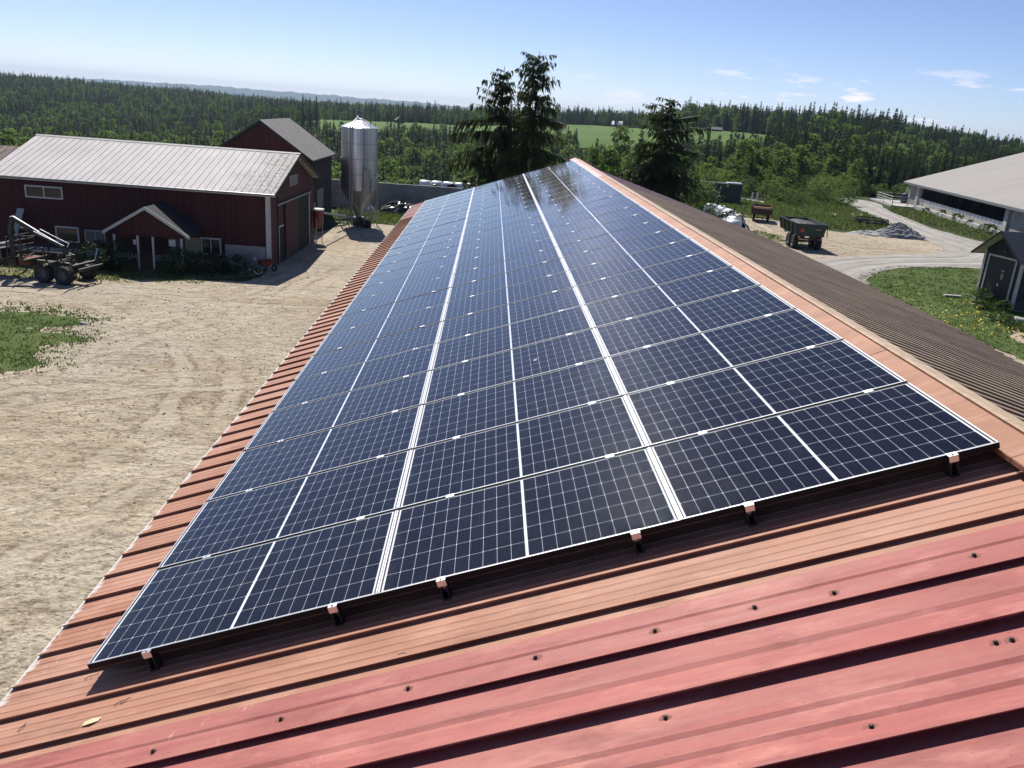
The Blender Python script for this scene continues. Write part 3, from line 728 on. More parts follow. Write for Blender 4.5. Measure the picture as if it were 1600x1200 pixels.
proto_spruce, proto_leafy = [], []
for k, (h, rd) in enumerate([(17, 3.0), (15, 2.6), (19, 3.2), (12, 2.5), (16, 2.7)]):
    Q, MI = spruce_data(h, rd, 100 + k, 34, 7, 9, low=.04, pw=.85, tw=.24, hang=1.0, fat=2.0, tl=.26)
    proto_spruce.append((card_mesh('spruce_tree', Q, [M_needle, M_bark], np.minimum(MI, 1)), h))
for k, (h, rd, b) in enumerate([(15, 3.6, .08), (13, 3.2, .08), (11, 3.3, .05), (16, 3.4, .10), (8, 3.0, .03)]):
    Q, MI = leafy_data(h, rd, 200 + k, 74, 17, .40, base=b)
    proto_leafy.append((card_mesh('birch_tree', Q, [M_birch, M_birchbark], MI), h))

rng = np.random.default_rng(7)
pts = []
def scatter(y0, y1, step, t0=-.72, t1=.80):
    out = []
    y = y0
    while y < y1:
        xs_ = np.arange(t0 * y, t1 * y, step)
        for x in xs_:
            out.append((x + rng.uniform(-.48, .48) * step, y + rng.uniform(-.48, .48) * step))
        y += step * .92
    return out
cand = scatter(97, 230, 3.3) + scatter(230, 420, 4.2) + scatter(420, 700, 5.4) + scatter(700, 1000, 7.5) + scatter(1000, 1330, 8.5, -.72, -.02)
cand = np.array(cand)
CX, CY = cand[:, 0], cand[:, 1]; CT = CX / CY
MP = np.array(MEADOW)
keep = ~inside(CX, CY, MP)
# western edge of the wood runs behind the concrete wall; eastern edge behind the yard and road
edge_y = np.interp(CT, [-.75, -.3, -.1, .02, .12, .22, .30, .36, .44, .50, .58, .8], [122, 118, 116, 116, 118, 124, 124, 140, 146, 152, 152, 150])
keep &= CY > edge_y
keep &= ~((CT > .02) & (CT < .17) & (CY > 640) & (CY < 700) & (rng.random(len(CX)) < .3))
keep &= ~((CY > 900) & (CT > .2))
cand = cand[keep]; CX, CY = cand[:, 0], cand[:, 1]; CT = CX / CY
# patches of birch and spruce
ph = np.sin(CX * .045 + 1.3) + np.sin(CY * .05 + CX * .02) + np.sin(CX * .11 - CY * .07)
birchy = np.where(CT > .1, .30, .42) + .20 * ph - .0002 * CY
birchy = np.where(CY < 190, birchy + .18, birchy)
gap_ = (CT > .235) & (CT < .345) & (CY > 362) & (CY < 480)
CZ0 = np.where(gap_ & (rng.random(len(CX)) > .04), 0, 1)
isb = rng.random(len(CX)) < np.clip(birchy, .06, .85)
scl = rng.uniform(.68, 1.16, len(CX))
scl *= np.interp(CY, [100, 140, 190, 300, 2000], [.56, .60, .72, .84, .92])
scl *= np.where((CT > .1) & (CY < 175), .8, 1.0) * np.where((CT > .22) & (CY > 175), np.interp(CY, [175, 260], [1.0, 1.18]), 1.0)                  # young growth along the eastern edge
scl *= np.where((CT > -.25) & (CT < .2) & (CY > 600) & (CY < 760), .72, 1.0)
scl *= np.where((CT > -.3) & (CT < .12) & (CY > 380) & (CY < 480), .66, 1.0)
scl *= np.where((CT > .10) & (CT < .37) & (CY > 300) & (CY < 480), np.interp(CY, [300, 345, 480], [.75, .42, .40]), 1.0)
scl *= np.where((CT > -.31) & (CT < -.12) & (CY > 420) & (CY < 740), .58, 1.0)
scl *= np.interp(CT, [.47, .50, .56, .8], [1, .86, .78, .75])
pid = np.where(isb, 5, 0) + rng.integers(0, 5, len(CX))
CZ = ground_z(CX, CY) - .15
rot = rng.uniform(0, 6.28, len(CX))
order = np.argsort(CY)
open_ = CZ0 == 0
inframe = (CT > -.60) & (CT < .68) & ~open_
single = np.zeros(len(CX), bool)
cnt = {False: 0, True: 0}
for i in order:
    kb = bool(isb[i])
    if inframe[i] and cnt[kb] < 300:
        cnt[kb] += 1; single[i] = True
for i in np.nonzero(single)[0]:
    k = int(pid[i]); me, h = (proto_leafy[k - 5] if k >= 5 else proto_spruce[k])
    o = link('birch_tree' if k >= 5 else 'spruce_tree', me)
    o.location = (CX[i], CY[i], CZ[i]); o.rotation_euler = (0, 0, rot[i]); s_ = scl[i]; o.scale = (s_ * 1.08, s_ * 1.08, s_)
    if k >= 5: tag(o, 'light green leafy birch among others in the wood behind the farm', 'tree', 'birches in the wood behind the farm')
    else: tag(o, 'dark pointed spruce among others in the wood behind the farm', 'tree', 'spruces in the wood behind the farm')
# everything farther off: one wood, drawn from the same ten trees
pc = bpy.data.collections.new('tree kinds')
for k, (me, h) in enumerate(proto_spruce + proto_leafy):
    po = bpy.data.objects.new('%02d_tree_kind' % k, me); pc.objects.link(po)
rest = ~single & ~open_
fme = bpy.data.meshes.new('forest')
nv = int(rest.sum())
fme.vertices.add(nv); fme.vertices.foreach_set('co', np.stack([CX[rest], CY[rest], CZ[rest]], -1).astype(np.float32).ravel())
for nm, typ, arr in (('kind_index', 'INT', pid[rest].astype(np.int32)), ('turn', 'FLOAT', rot[rest].astype(np.float32)), ('size', 'FLOAT', scl[rest].astype(np.float32))):
    at = fme.attributes.new(nm, typ, 'POINT'); at.data.foreach_set('value', arr)
forest = link('forest', fme); tag(forest, 'far wood of spruce and birch covering the hills', 'forest', kind='stuff')
ng = bpy.data.node_groups.new('wood', 'GeometryNodeTree')
ng.interface.new_socket('Geometry', in_out='INPUT', socket_type='NodeSocketGeometry')
ng.interface.new_socket('Geometry', in_out='OUTPUT', socket_type='NodeSocketGeometry')
gi, go = ng.nodes.new('NodeGroupInput'), ng.nodes.new('NodeGroupOutput')
iop = ng.nodes.new('GeometryNodeInstanceOnPoints'); ci = ng.nodes.new('GeometryNodeCollectionInfo')
ci.inputs['Collection'].default_value = pc; ci.inputs['Separate Children'].default_value = True; ci.inputs['Reset Children'].default_value = True
iop.inputs['Pick Instance'].default_value = True
def attr(nm, typ):
    a = ng.nodes.new('GeometryNodeInputNamedAttribute'); a.data_type = typ; a.inputs['Name'].default_value = nm
    return a.outputs['Attribute']
cx_ = ng.nodes.new('ShaderNodeCombineXYZ'); ng.links.new(attr('turn', 'FLOAT'), cx_.inputs[2])
er = ng.nodes.new('FunctionNodeEulerToRotation'); ng.links.new(cx_.outputs[0], er.inputs[0])
ng.links.new(gi.outputs[0], iop.inputs['Points']); ng.links.new(ci.outputs[0], iop.inputs['Instance'])
ng.links.new(attr('kind_index', 'INT'), iop.inputs['Instance Index']); ng.links.new(er.outputs[0], iop.inputs['Rotation'])
ng.links.new(attr('size', 'FLOAT'), iop.inputs['Scale']); ng.links.new(iop.outputs[0], go.inputs[0])
md = forest.modifiers.new('wood', 'NODES'); md.node_group = ng

# garden spruces behind the cowshed, with trunk and crown of their own
def big_tree(name, label, cat, loc, Q, MI, mats_crown, mat_trunk, crown='crown', group=None, rz=0):
    MI = np.array(MI); Q = np.array(Q)
    t = thing(name, label, cat, loc, rz, group)
    link('trunk', card_mesh('trunk', Q[MI == 1], mat_trunk, None), t)
    cm = card_mesh(crown, Q[MI != 1], mats_crown, np.where(MI[MI != 1] == 2, 1, 0) if len(mats_crown) > 1 else None)
    link(crown, cm, t)
    return t
Q, MI = spruce_data(14.1, 2.55, 31, 40, 7, 60, low=.05, pw=.40, cone_top=.62, irregular=.75, hang=1.15, tw=.055, tl=.15)
big_tree('spruce_tree', 'tall ragged spruce rising above the far end of the solar roof, tallest of the trees', 'tree', (2.55, 52, .2), Q, MI, [M_needle_near, M_cones], M_bark, rz=.6)
Q, MI = spruce_data(13.3, 2.15, 35, 36, 7, 54, low=.05, pw=.42, cone_top=.64, irregular=.85, hang=1.15, tw=.055, tl=.15)
big_tree('spruce_tree', 'slightly shorter ragged spruce grown together with the tallest one, on its barn side', 'tree', (.55, 53.2, .1), Q, MI, [M_needle_near, M_cones], M_bark, rz=2.1)
Q, MI = spruce_data(11.3, 3.9, 38, 42, 9, 66, low=.05, pw=.62, irregular=.55, hang=.8, tw=.055, tl=.16)
big_tree('spruce_tree', 'broad dark spruce beside the plum coloured roof slope, right of the tallest trees', 'tree', (9.7, 48, .9), Q, MI, [M_needle_near, M_cones], M_bark)
Q, MI = leafy_data(6.6, 2.1, 51, 110, 44, .10, base=.1)
big_tree('rowan_tree', 'light green leafy tree in front of the dark container beside the broad spruce', 'tree', (14.1, 60, 1.5), Q, MI, [M_birch], M_bark)
Q, MI = leafy_data(6.0, 2.8, 52, 120, 42, .10, base=.08)
big_tree('rowan_tree', 'lower leafy tree right behind the broad spruce near the roof edge', 'tree', (13.0, 54, 1.4), Q, MI, [M_shrub], M_bark)
# three slender spruces on the far meadow's rim, one clump by the meadow
for k, (x, y, h) in enumerate([(-109, 505, 18.0), (-105.2, 506, 16.8), (-101.2, 505, 17.8)]):
    o = link('spruce_tree', proto_spruce[1][0]); o.location = (x, y, gz(x, y)); o.scale = (h / 15 * .85, h / 15 * .85, h / 15); o.rotation_euler = (0, 0, k * 1.3)
    tag(o, ['leftmost of three slender dark spruces standing apart above the dark roofed barn', 'middle of three slender dark spruces standing apart above the dark roofed barn', 'rightmost of three slender dark spruces standing apart above the dark roofed barn'][k], 'tree', 'slender spruces on the meadow rim')

# far blue ridges
def ridge(name, dist, tops, mat, jag, step, t0, t1, seed):
    r = np.random.default_rng(seed)
    xs_ = np.arange(t0 * dist, t1 * dist, step); n = len(xs_)
    base = np.interp(xs_ / dist, [p[0] for p in tops], [p[1] for p in tops])
    lo = np.interp(xs_, np.arange(t0 * dist, t1 * dist + step * 40, step * 40), r.normal(0, 1, len(np.arange(t0 * dist, t1 * dist + step * 40, step * 40)))) * jag * 1.2
    top = base + lo + r.random(n) ** 2 * jag
    rows = [(-.28 * dist, -140 + 0 * top), (-.12 * dist, top * .55 - 45), (-.03 * dist, top - 8), (0, top), (.1 * dist, top - 60), (.2 * dist, -150 + 0 * top)]
    v = np.concatenate([np.stack([xs_, np.full(n, dist + dy), z], -1) for dy, z in rows])
    i = np.arange(n - 1); f = np.concatenate([np.stack([k * n + i, k * n + i + 1, (k + 1) * n + i + 1, (k + 1) * n + i], -1) for k in range(len(rows) - 1)])
    o = link(name, np_mesh(name, v, f, mat)); tag(o, kind='structure')
    return o
M_hill = ground_mat('far forest canopy', [(.35, (.018, .034, .014)), (.65, (.035, .06, .022))], .02, [(.004, .5, .6, .4, (.05, .08, .03), None)], 0)
ridge('hills', 2700, [(-.8, -14), (-.4, -18), (-.2, -20), (0, -24), (.2, -28), (.8, -26)], M_hill, 7, 9, -.8, .8, 5)
ridge('far_hills', 9000, [(-.8, 26), (-.5, 6), (-.3, 0), (-.15, -14), (-.10, -4), (0, -22), (.15, -38), (.3, -28), (.8, 0)], M_hill, 14, 28, -.8, .8, 6)

# ------------------------------------------------------------------ cowshed with the solar roof
A = R_(18.8)
ORG = Vector((2.7415, 3.9638, 9.5259))                  # upper near corner of the panel field
UX, VY, WZ = Vector((math.cos(A), 0, math.sin(A))), Vector((0, 1, 0)), Vector((-math.sin(A), 0, math.cos(A)))
def roofM(u=0, v=0, w=0, base=Vector((0, 0, 0))):
    o = ORG + UX * u + VY * v + WZ * w - base
    return Matrix(((UX.x, VY.x, WZ.x, o.x), (UX.y, VY.y, WZ.y, o.y), (UX.z, VY.z, WZ.z, o.z), (0, 0, 0, 1)))
SHED0 = Vector((2.7, 11.0, 0.0))
cow = thing('cowshed', 'long red cowshed whose orange metal roof carries the solar panels', 'barn', SHED0)
RW = -.130                                           # roof sheet below panel plane
V0, V1, VP, VE = -9.0, -.60, 21.7, 25.7
EAVE, RIDGE = -5.70, .16
def profile_sheet(name, prof, u0, u1, mat, parent, wofs=RW, slices=1):
    """prof: list of (v, h); swept along the slope"""
    mb = MB(); n = len(prof)
    us = [u0 + (u1 - u0) * k / slices for k in range(slices + 1)]
    ps = [(u, v, h) for u in us for v, h in prof]
    fs = [(k * n + i, (k + 1) * n + i, (k + 1) * n + i + 1, k * n + i + 1) for k in range(slices) for i in range(n - 1)]
    mb.add(ps, fs)
    return mb.build(name, mat, parent, roofM(0, 0, wofs, SHED0))
def ribbed(v0, v1, first, hs=.82):
    pr = [(v0, 0)]; v = first
    while v + .03 < v1:
        if v - .03 > v0:
            pr += [(v + .002, 0), (v + .002, .022 * hs), (v - .012, .025 * hs), (v - .012, .029 * hs), (v + .010, .028 * hs), (v + .030, 0)]
            for b in (.085, .15, .215):
                if v + b + .02 < v1: pr += [(v + b - .014, 0), (v + b - .004, .003), (v + b + .004, .003), (v + b + .014, 0)]
        v += .3045
    return pr + [(v1, 0)]
orange = profile_sheet('roof_sheet', ribbed(V1, VP, -.46), EAVE, RIDGE, M_orange, cow); orange['label'] = 'faded orange ribbed roof sheet'
newer = profile_sheet('roof_sheet', ribbed(VP + .002, VE, VP + .18, .55), EAVE, RIDGE, M_newred, cow); newer['label'] = 'newer pinkish ribbed roof sheet at the far end'
per = [(-.58, .030), (-.60, .047), (-.705, .047), (-.72, .041), (-.833, .041), (-.842, .041), (-.842, .037), (-.812, .034), (-.812, .010), (-1.0, .020), (-1.03, .013), (-1.168, .046), (-1.178, .046), (-1.178, .040), (-1.140, .036), (-1.140, .0), (-1.176, .0)]
q = -1.176
while q > V0:
    per += [(q - .19, .010), (q - .215, .003), (q - .30, .012), (q - .325, .005), (q - .456, .048), (q - .467, .048), (q - .467, .042), (q - .425, .038), (q - .425, .0), (q - .465, 0)]
    q -= .465
red_sh = profile_sheet('overlap_sheet', per[::-1], EAVE, RIDGE, M_red, cow); red_sh['label'] = 'red trapezoid roof sheet with bolts in the foreground'
for (u, v) in [(-2.0, -.76), (-1.54, -.76), (-1.19, -.79), (-.55, -.76), (-2.06, -1.265), (-.75, -1.27), (-.69, -1.275), (-1.36, -1.56), (-3.79, -.76), (-4.42, -.775), (-3.17, -.755), (-2.56, -.75), (-5.0, -.78)]:
    s_ = MB(); s_.lathe([(.0001, .001), (.0135, .001), (.0125, .0035), (.0085, .004), (.0078, .0125), (.005, .014), (.0001, .014)], 8)
    h = max([p0[1] + (p1[1] - p0[1]) * (v - p0[0]) / (p1[0] - p0[0]) for p0, p1 in zip(per, per[1:]) if p1[0] < v <= p0[0]])
    rs = random.Random(int(u * 1000)); ring = [(.024 * rs.uniform(.7, 1.5) * math.cos(k_ * .628), .02 * rs.uniform(.7, 1.3) * math.sin(k_ * .628), .0006) for k_ in range(10)]
    s_.add(ring + [(0, 0, .0007)], [(k_, (k_ + 1) % 10, 10) for k_ in range(10)], 1)
    s_.build('screw', [M_bolt, M_stain], red_sh, Matrix.Translation((u, v, h)), smooth=False)
# other slope, a little sagging towards the far end
def far_slope(v):   # eave height at X = 8.0
    a = np.interp(v, [-9, 5, 7.5, 9, 11.5, 14, 17, 21, 25.7], [17, 16.9, 16.5, 15.9, 15.65, 15.6, 15.7, 15.95, 16.9])
    return math.tan(math.radians(a))
RX = ORG.x + .13 * math.cos(A); RZ = ORG.z + .13 * math.sin(A) - .135
def east_sheet(name, v0, v1, mat):
    mb = MB(); pr = [(v0, 0)]; v_ = v0 + .12
    while v_ + .2 < v1: pr += [(v_ + .022, 0), (v_ + .022, .046), (v_, .052), (v_, .058), (v_ + .092, .058), (v_ + .125, 0)]; v_ += .248
    pr.append((v1, 0))
    n = len(pr); ks = [0, .25, .5, .75, 1.0]
    for k in ks:
        for v, h in pr:
            x = RX + (8.0 - RX) * k
            mb.v.append((x - SHED0.x, ORG.y + v - SHED0.y, RZ - (x - RX) * far_slope(v) + h + .012 * math.sin(k * math.pi)))
    for r in range(len(ks) - 1):
        for i in range(n - 1):
            mb.f.append((r * n + i, (r + 1) * n + i, (r + 1) * n + i + 1, r * n + i + 1)); mb.m.append(0)
    return mb.build(name, mat, cow)
e1 = east_sheet('roof_sheet', V0, 20.2, M_brown); e1['label'] = 'brown ribbed roof sheet on the far slope'
e2 = east_sheet('roof_sheet', 20.202, VE, M_grape); e2['label'] = 'plum coloured roof sheet at the far end of the far slope'
# ridge capping in lengths with dark joints
vv = -.10 - 1.8 * 4
k = 0
while vv < VE:
    v_end = min(vv + 1.795, VE)
    far_ = vv > 17.3
    mb = MB(); t_ = .0022 * (k % 2)
    pr = [(-.075, -.078), (-.07, -.052), (-.065, -.047), (.10, -.035 + t_), (.104, -.05), (.116, -.052)]
    ps = [(u, v, w + .0) for v in (vv, v_end) for u, w in pr]; n = len(pr)
    mb.add(ps, [(i, i + 1, n + i + 1, n + i) for i in range(n - 1)])
    c_ = mb.build('ridge_cap', M_newred if far_ else M_cap, cow, roofM(.075, 0, 0, SHED0))
    mb = MB(); pr2 = [(.116, -.056), (.119, -.036), (.140, -.039), (.155, -.044), (.160, -.060), (.31, -.158)]
    mb.add([(u, v, w) for v in (vv, v_end) for u, w in pr2], [(i, i + 1, 6 + i + 1, 6 + i) for i in range(5)]); mb.build('cap_flange', M_newred if far_ else M_flange, c_, Matrix.Identity(4))
    if far_: c_['label'] = 'pinkish newer ridge cap'
    vv += 1.8; k += 1
# eave board with peeling paint, walls
fb = MB(); fb.box((EAVE - .022, V0, -.115), (EAVE - .004, VE, -.004)); fb.build('eave_board', M_white, cow, roofM(0, 0, RW + .0, SHED0))
we = MB(); zL = ORG.z + (EAVE + .35) * math.sin(A) + RW - .12; zR = RZ - (7.6 - RX) * math.tan(R_(16.9)) - .12
yA, yB = ORG.y + V0 + .3, ORG.y + VE - .3
xl = ORG.x + (EAVE + .45) * math.cos(A)
we.prism([(xl, yA, 0), (7.55, yA, 0), (7.55, yA, zR), (RX, yA, RZ - .22), (xl, yA, zL)], (0, yB - yA, 0))
we.v = [(x - SHED0.x, y - SHED0.y, z) for x, y, z in we.v]
fix_normals(we.build('wall', M_barnred_y, cow))
for yy in np.arange(yA + 2, yB - 2, 3.2):
    wf = MB(); X_ = xl - .03 - SHED0.x; Y_ = yy - SHED0.y
    for (a0, a1, b0, b1) in ((0, 1.2, 1.2, 1.28), (0, 1.2, 1.92, 2.0), (0, .08, 1.28, 1.92), (1.12, 1.2, 1.28, 1.92), (.56, .64, 1.28, 1.92)):
        wf.box((X_ - .03, Y_ + a0, b0), (X_ + .03, Y_ + a1, b1))
    w_ = wf.build('window', M_white, cow)
    g_ = MB(); g_.box((X_ + .005, Y_ + .08, 1.28), (X_ + .02, Y_ + 1.12, 1.92)); g_.build('pane', M_glassdark, w_)

# ------------------------------------------------------------------ solar panels
ORD = 'first second third fourth fifth sixth seventh eighth ninth tenth eleventh twelfth thirteenth fourteenth fifteenth sixteenth seventeenth eighteenth nineteenth twentieth twenty-first twenty-second twenty-third last'.split()
def clamp_mb(front):
    c = MB()
    if front:
        c.box((-.025, -.024, -.004), (.025, .010, .0022))             # flange over the frame
        c.box((-.025, -.028, -.036), (.025, -.024, .0022))            # face plate
        c.box((-.020, -.022, -.120), (-.016, .05, -.036), None, 1); c.box((.016, -.022, -.120), (.020, .05, -.036), None, 1)
        c.box((-.024, -.030, -.1225), (.024, .05, -.118), None, 1)
        c.lathe([(.0001, .011), (.005, .010), (.0065, .007), (.0065, .0023)], 10, (0, -.014, 0))
        for sx in (-.015, .015): c.lathe([(.0001, .006), (.003, .0055), (.004, .0023)], 8, (sx, -.012, 0))
    else:
        c.box((-.028, -.029, -.003), (.028, .009, .0024))
        c.box((-.022, -.018, -.11), (.022, -.003, -.003), None, 1)
        c.lathe([(.0001, .0085), (.004, .0078), (.006, .005), (.006, .0024)], 10, (0, -.010, 0))
    return c
fr = MB(); hh = -.036; fw = .010; xt = .0092
for mi_, za, zb, i_ in ((0, hh, -.0012, 0), (1, -.0012, .0, .0008)):
    g_ = fw - 2 * i_ if mi_ else fw
    fr.box((i_ - xt, i_, za), (PW + xt - i_, i_ + (.005 if mi_ else g_), zb), None, mi_); (fr.box((i_ - xt, PD - i_ - g_, za), (PW + xt - i_, PD - i_, zb), None, 0)); e_ = fw if not mi_ else .0015; fr.box((i_ - xt, i_ + g_, za), (e_, PD - i_ - g_, zb), None, mi_); fr.box((PW - e_, i_ + g_, za), (PW + xt - i_, PD - i_ - g_, zb), None, mi_)
bk = MB(); bk.box((fw, fw, -.008), (PW - fw, PD - fw, -.0025))
fr_me = bk_me = None
protos = {}
for front in (True, False):
    p = bpy.data.objects.new('solar_panel', None); COL.objects.link(p); p.empty_display_size = .2
    tag(p, 'x', 'solar panel', 'solar panels in rows on the cowshed roof')
    if fr_me is None:
        f_ = fr.build('frame', [M_frame, M_lip], p); c_ = bk.build('cell_sheet', M_cells, p); fr_me, bk_me = f_.data, c_.data
    else:
        link('frame', fr_me, p); link('cell_sheet', bk_me, p)
    for xc in (PW - .245, PW - 1.33):
        clamp_mb(front).build('clamp', [M_alu, M_leg_shade], p, Matrix.Translation((xc, 0, 0)))
    protos[front] = p
rp = random.Random(3)
COLN = ['nearest the ridge', 'in the middle column', 'nearest the eave']
for r in range(24):
    for c in range(3):
        front = r == 0
        src = protos[front]
        first = (r, c) in ((0, 0), (1, 0))
        p = src if first else copy_tree(src)
        p.matrix_world = roofM(-(c + 1) * PW - c * PG, r * PITCH, 0) @ Euler((R_(rp.gauss(0, .06)), R_(rp.gauss(0, .05)), 0)).to_matrix().to_4x4()
        p['label'] = ('blue black solar panel of the %s row from the foreground, %s' % (ORD[r], COLN[c])) if r else 'blue black solar panel with front clamps in the foreground row, ' + COLN[c]
# aluminium rails under the field
for k, xc in enumerate([-.245, -1.33, -1.95, -3.034, -3.654, -4.738]):
    rl = MB(); rl.box((xc - .018, .03, -.085), (xc + .018, 24.5, -.0365)); o = rl.build('mounting_rail', M_alu, None, roofM())
    tag(o, 'aluminium rail under the solar panels, %s from the ridge' % ORD[k], 'mounting rail', 'rails under the solar panels')
# litter on the roof
lf = MB(); lf.add([(-.045, -.016, 0), (.0, -.022, .006), (.042, -.012, .002), (.050, .014, .0), (.004, .017, .007), (-.04, .014, .001)], [(0, 1, 4, 5), (1, 2, 3, 4)])
lf.add([(x, y, z - .0015) for x, y, z in lf.v], [(5, 4, 1, 0), (4, 3, 2, 1)])
o = lf.build('dry_leaf', M_paper, None, roofM(-4.95, -.365, RW + .006) @ Matrix.Rotation(.1, 4, 'Z')); tag(o, 'pale yellow scrap lying on the orange roof sheet at lower left', 'leaf')
for k, (u, v, a, L, lab) in enumerate([(-4.87, -.27, .35, .09, 'dark curled twig on the orange roof just below the first panels'), (-5.40, -.30, 1.3, .07, 'short dark twig on the orange roof near the eave'), (-5.20, .06, .2, .08, 'thin dry twig on the orange roof beside the lowest panel'), (-3.27, -.42, -.3, .08, 'thin dark straw on the orange roof below the second front clamp')]):
    tw = MB(); pts_ = [(0, 0, .004), (L * .4, .008, .007), (L * .7, .002, .006), (L, .012, .004)]
    for a0, b0 in zip(pts_, pts_[1:]): tw.tube(a0, b0, .0022, .0018, 5)
    tw.tube(pts_[1], (L * .5, -.012, .005), .0016, .001, 5)
    o = tw.build('twig', M_bark, None, roofM(u, v, RW + .003) @ Matrix.Rotation(a, 4, 'Z')); tag(o, lab, 'twig')

# ------------------------------------------------------------------ red barn with pale roof
def wallbox(mb, a0, a1, z0, z1, d0, d1, M=None): mb.box((a0, d0, z0), (a1, d1, z1), M)
B1 = thing('red_barn', 'dark red wooden barn with pale ribbed roof and gabled porch', 'barn', (-13.86, 54.07, 0), R_(-1.3))
D1, L1, ZE, ZR_ = 12.38, 18.0, 4.95, 7.02
w = MB(); w.prism([(0, 0, 0), (0, D1, 0), (0, D1, ZE - .2), (0, D1 / 2, ZR_ - .22), (0, 0, ZE - .2)], (-L1 + .3, 0, 0)); fix_normals(w.build('wall', M_barnred, B1))
gsk = MB(); gsk.prism([(.004, .02, .02), (.004, D1 - .02, .02), (.004, D1 - .02, ZE - .25), (.004, D1 / 2, ZR_ - .28), (.004, .02, ZE - .25)], (.02, 0, 0)); o = fix_normals(gsk.build('gable_boarding', M_barnred_y, B1))
def pitched(name, x0, x1, y_lo, y_hi, z_lo, z_hi, mat, parent, pitch=.31, rib=.035, th=.03, mats2=None):
    """ribbed roof plane in the parent's frame: eave (y_lo, z_lo) up to ridge (y_hi, z_hi), ribs run up the slope"""
    mb = MB(); x = x0; pr = [(x0, 0)]
    while x + pitch < x1:
        pr += [(x + pitch - .06, 0), (x + pitch - .035, rib), (x + pitch - .005, rib), (x + pitch + .02, 0)]; x += pitch
    pr.append((x1, 0)); n = len(pr)
    L = math.hypot(y_hi - y_lo, z_hi - z_lo); ny, nz = -(z_hi - z_lo) / L, (y_hi - y_lo) / L
    if nz < 0: ny, nz = -ny, -nz
    K = 6
    for k in range(K + 1):
        t = k / K
        for px, h in pr: mb.v.append((px, y_lo + (y_hi - y_lo) * t + ny * h, z_lo + (z_hi - z_lo) * t + nz * h))
    for k in range(K):
        for i in range(n - 1): mb.f.append((k * n + i, k * n + i + 1, (k + 1) * n + i + 1, (k + 1) * n + i)); mb.m.append(0)
    # underside
    o_ = len(mb.v)
    for (px, y, z) in ((x0, y_lo, z_lo), (x1, y_lo, z_lo), (x1, y_hi, z_hi), (x0, y_hi, z_hi)): mb.v.append((px, y - ny * th, z - nz * th))
    mb.f.append((o_, o_ + 3, o_ + 2, o_ + 1)); mb.m.append(0)
    return mb.build(name, mat, parent)
rf = pitched('roof', -L1 + .3, .51, -.48, D1 / 2, ZE - .08, ZR_, M_pale, B1, .46, .03)
pitched('roof', -L1 + .3, .51, D1 + .48, D1 / 2, ZE - .08, ZR_, M_pale, B1, .46, .03)
rc = MB(); rc.prism([(-L1 + .28, D1 / 2 - .16, ZR_ - .02), (-L1 + .28, D1 / 2, ZR_ + .06), (-L1 + .28, D1 / 2 + .16, ZR_ - .02), (-L1 + .28, D1 / 2, ZR_ + .02)], (L1 + .25, 0, 0)); fix_normals(rc.build('ridge_cap', M_white, B1))
fa = MB(); fa.box((-L1 + .3, -.50, ZE - .26), (.52, -.46, ZE - .11)); fa.build('eave_board', M_white, B1)
gu = MB(); gu.tube((-L1 + .3, -.56, ZE - .12), (.5, -.56, ZE - .14), .055, None, 8); gu.build('gutter', M_galvdull, B1)
vg = MB()
for ya in (-.48, D1 + .48): vg.bar((.50, ya, ZE - .19), (.50, D1 / 2, ZR_ - .12), .03, .16)
vg.build('verge_board', M_black, B1)
cp = MB(); cp.box((-.24, -.035, 0), (.012, -.002, ZE - .26)); cp.box((.028, -.03, 0), (.05, .1, ZE - .26)); cp.build('corner_board', M_white, B1)
def framed(parent, name, x0, x1, z0, z1, y=-.03, fw_=.09, mull=1, glass=M_glassdark, mat=M_white, dep=.05):
    m_ = MB(); m_.box((x0, y - dep, z0), (x1, y, z0 + fw_)); m_.box((x0, y - dep, z1 - fw_), (x1, y, z1)); m_.box((x0, y - dep, z0 + fw_), (x0 + fw_, y, z1 - fw_)); m_.box((x1 - fw_, y - dep, z0 + fw_), (x1, y, z1 - fw_))
    for k in range(mull):
        xm = x0 + (x1 - x0) * (k + 1) / (mull + 1); m_.box((xm - .035, y - dep, z0 + fw_), (xm + .035, y, z1 - fw_))
    o_ = m_.build(name, mat, parent)
    g_ = MB(); g_.box((x0 + fw_, y - .02, z0 + fw_), (x1 - fw_, y - .012, z1 - fw_)); g_.build('pane', glass, o_)
    return o_
framed(B1, 'window', -15.42, -13.05, 3.55, 4.33)
framed(B1, 'window', -13.75, -12.25, .85, 1.86, mull=0)
framed(B1, 'window', -4.45, -3.15, .66, 1.78, mull=1)
framed(B1, 'window', -11.9, -10.55, .95, 1.75, mull=1, glass=pbr('blue grey dusty glass', (.09, .10, .11), .3, .2, 2), mat=M_concrete)
cb = MB(); cb.box((-5.45, -.07, .66), (-4.5, -.002, 1.72)); o = cb.build('cream_board', M_cream, B1)
fd = MB(); fd.box((-2.9, -.06, 0), (-.3, -.002, 1.42)); fd.box((-17.6, -.05, 0), (-2.9, -.002, .42)); fd.build('plinth', M_concrete, B1)
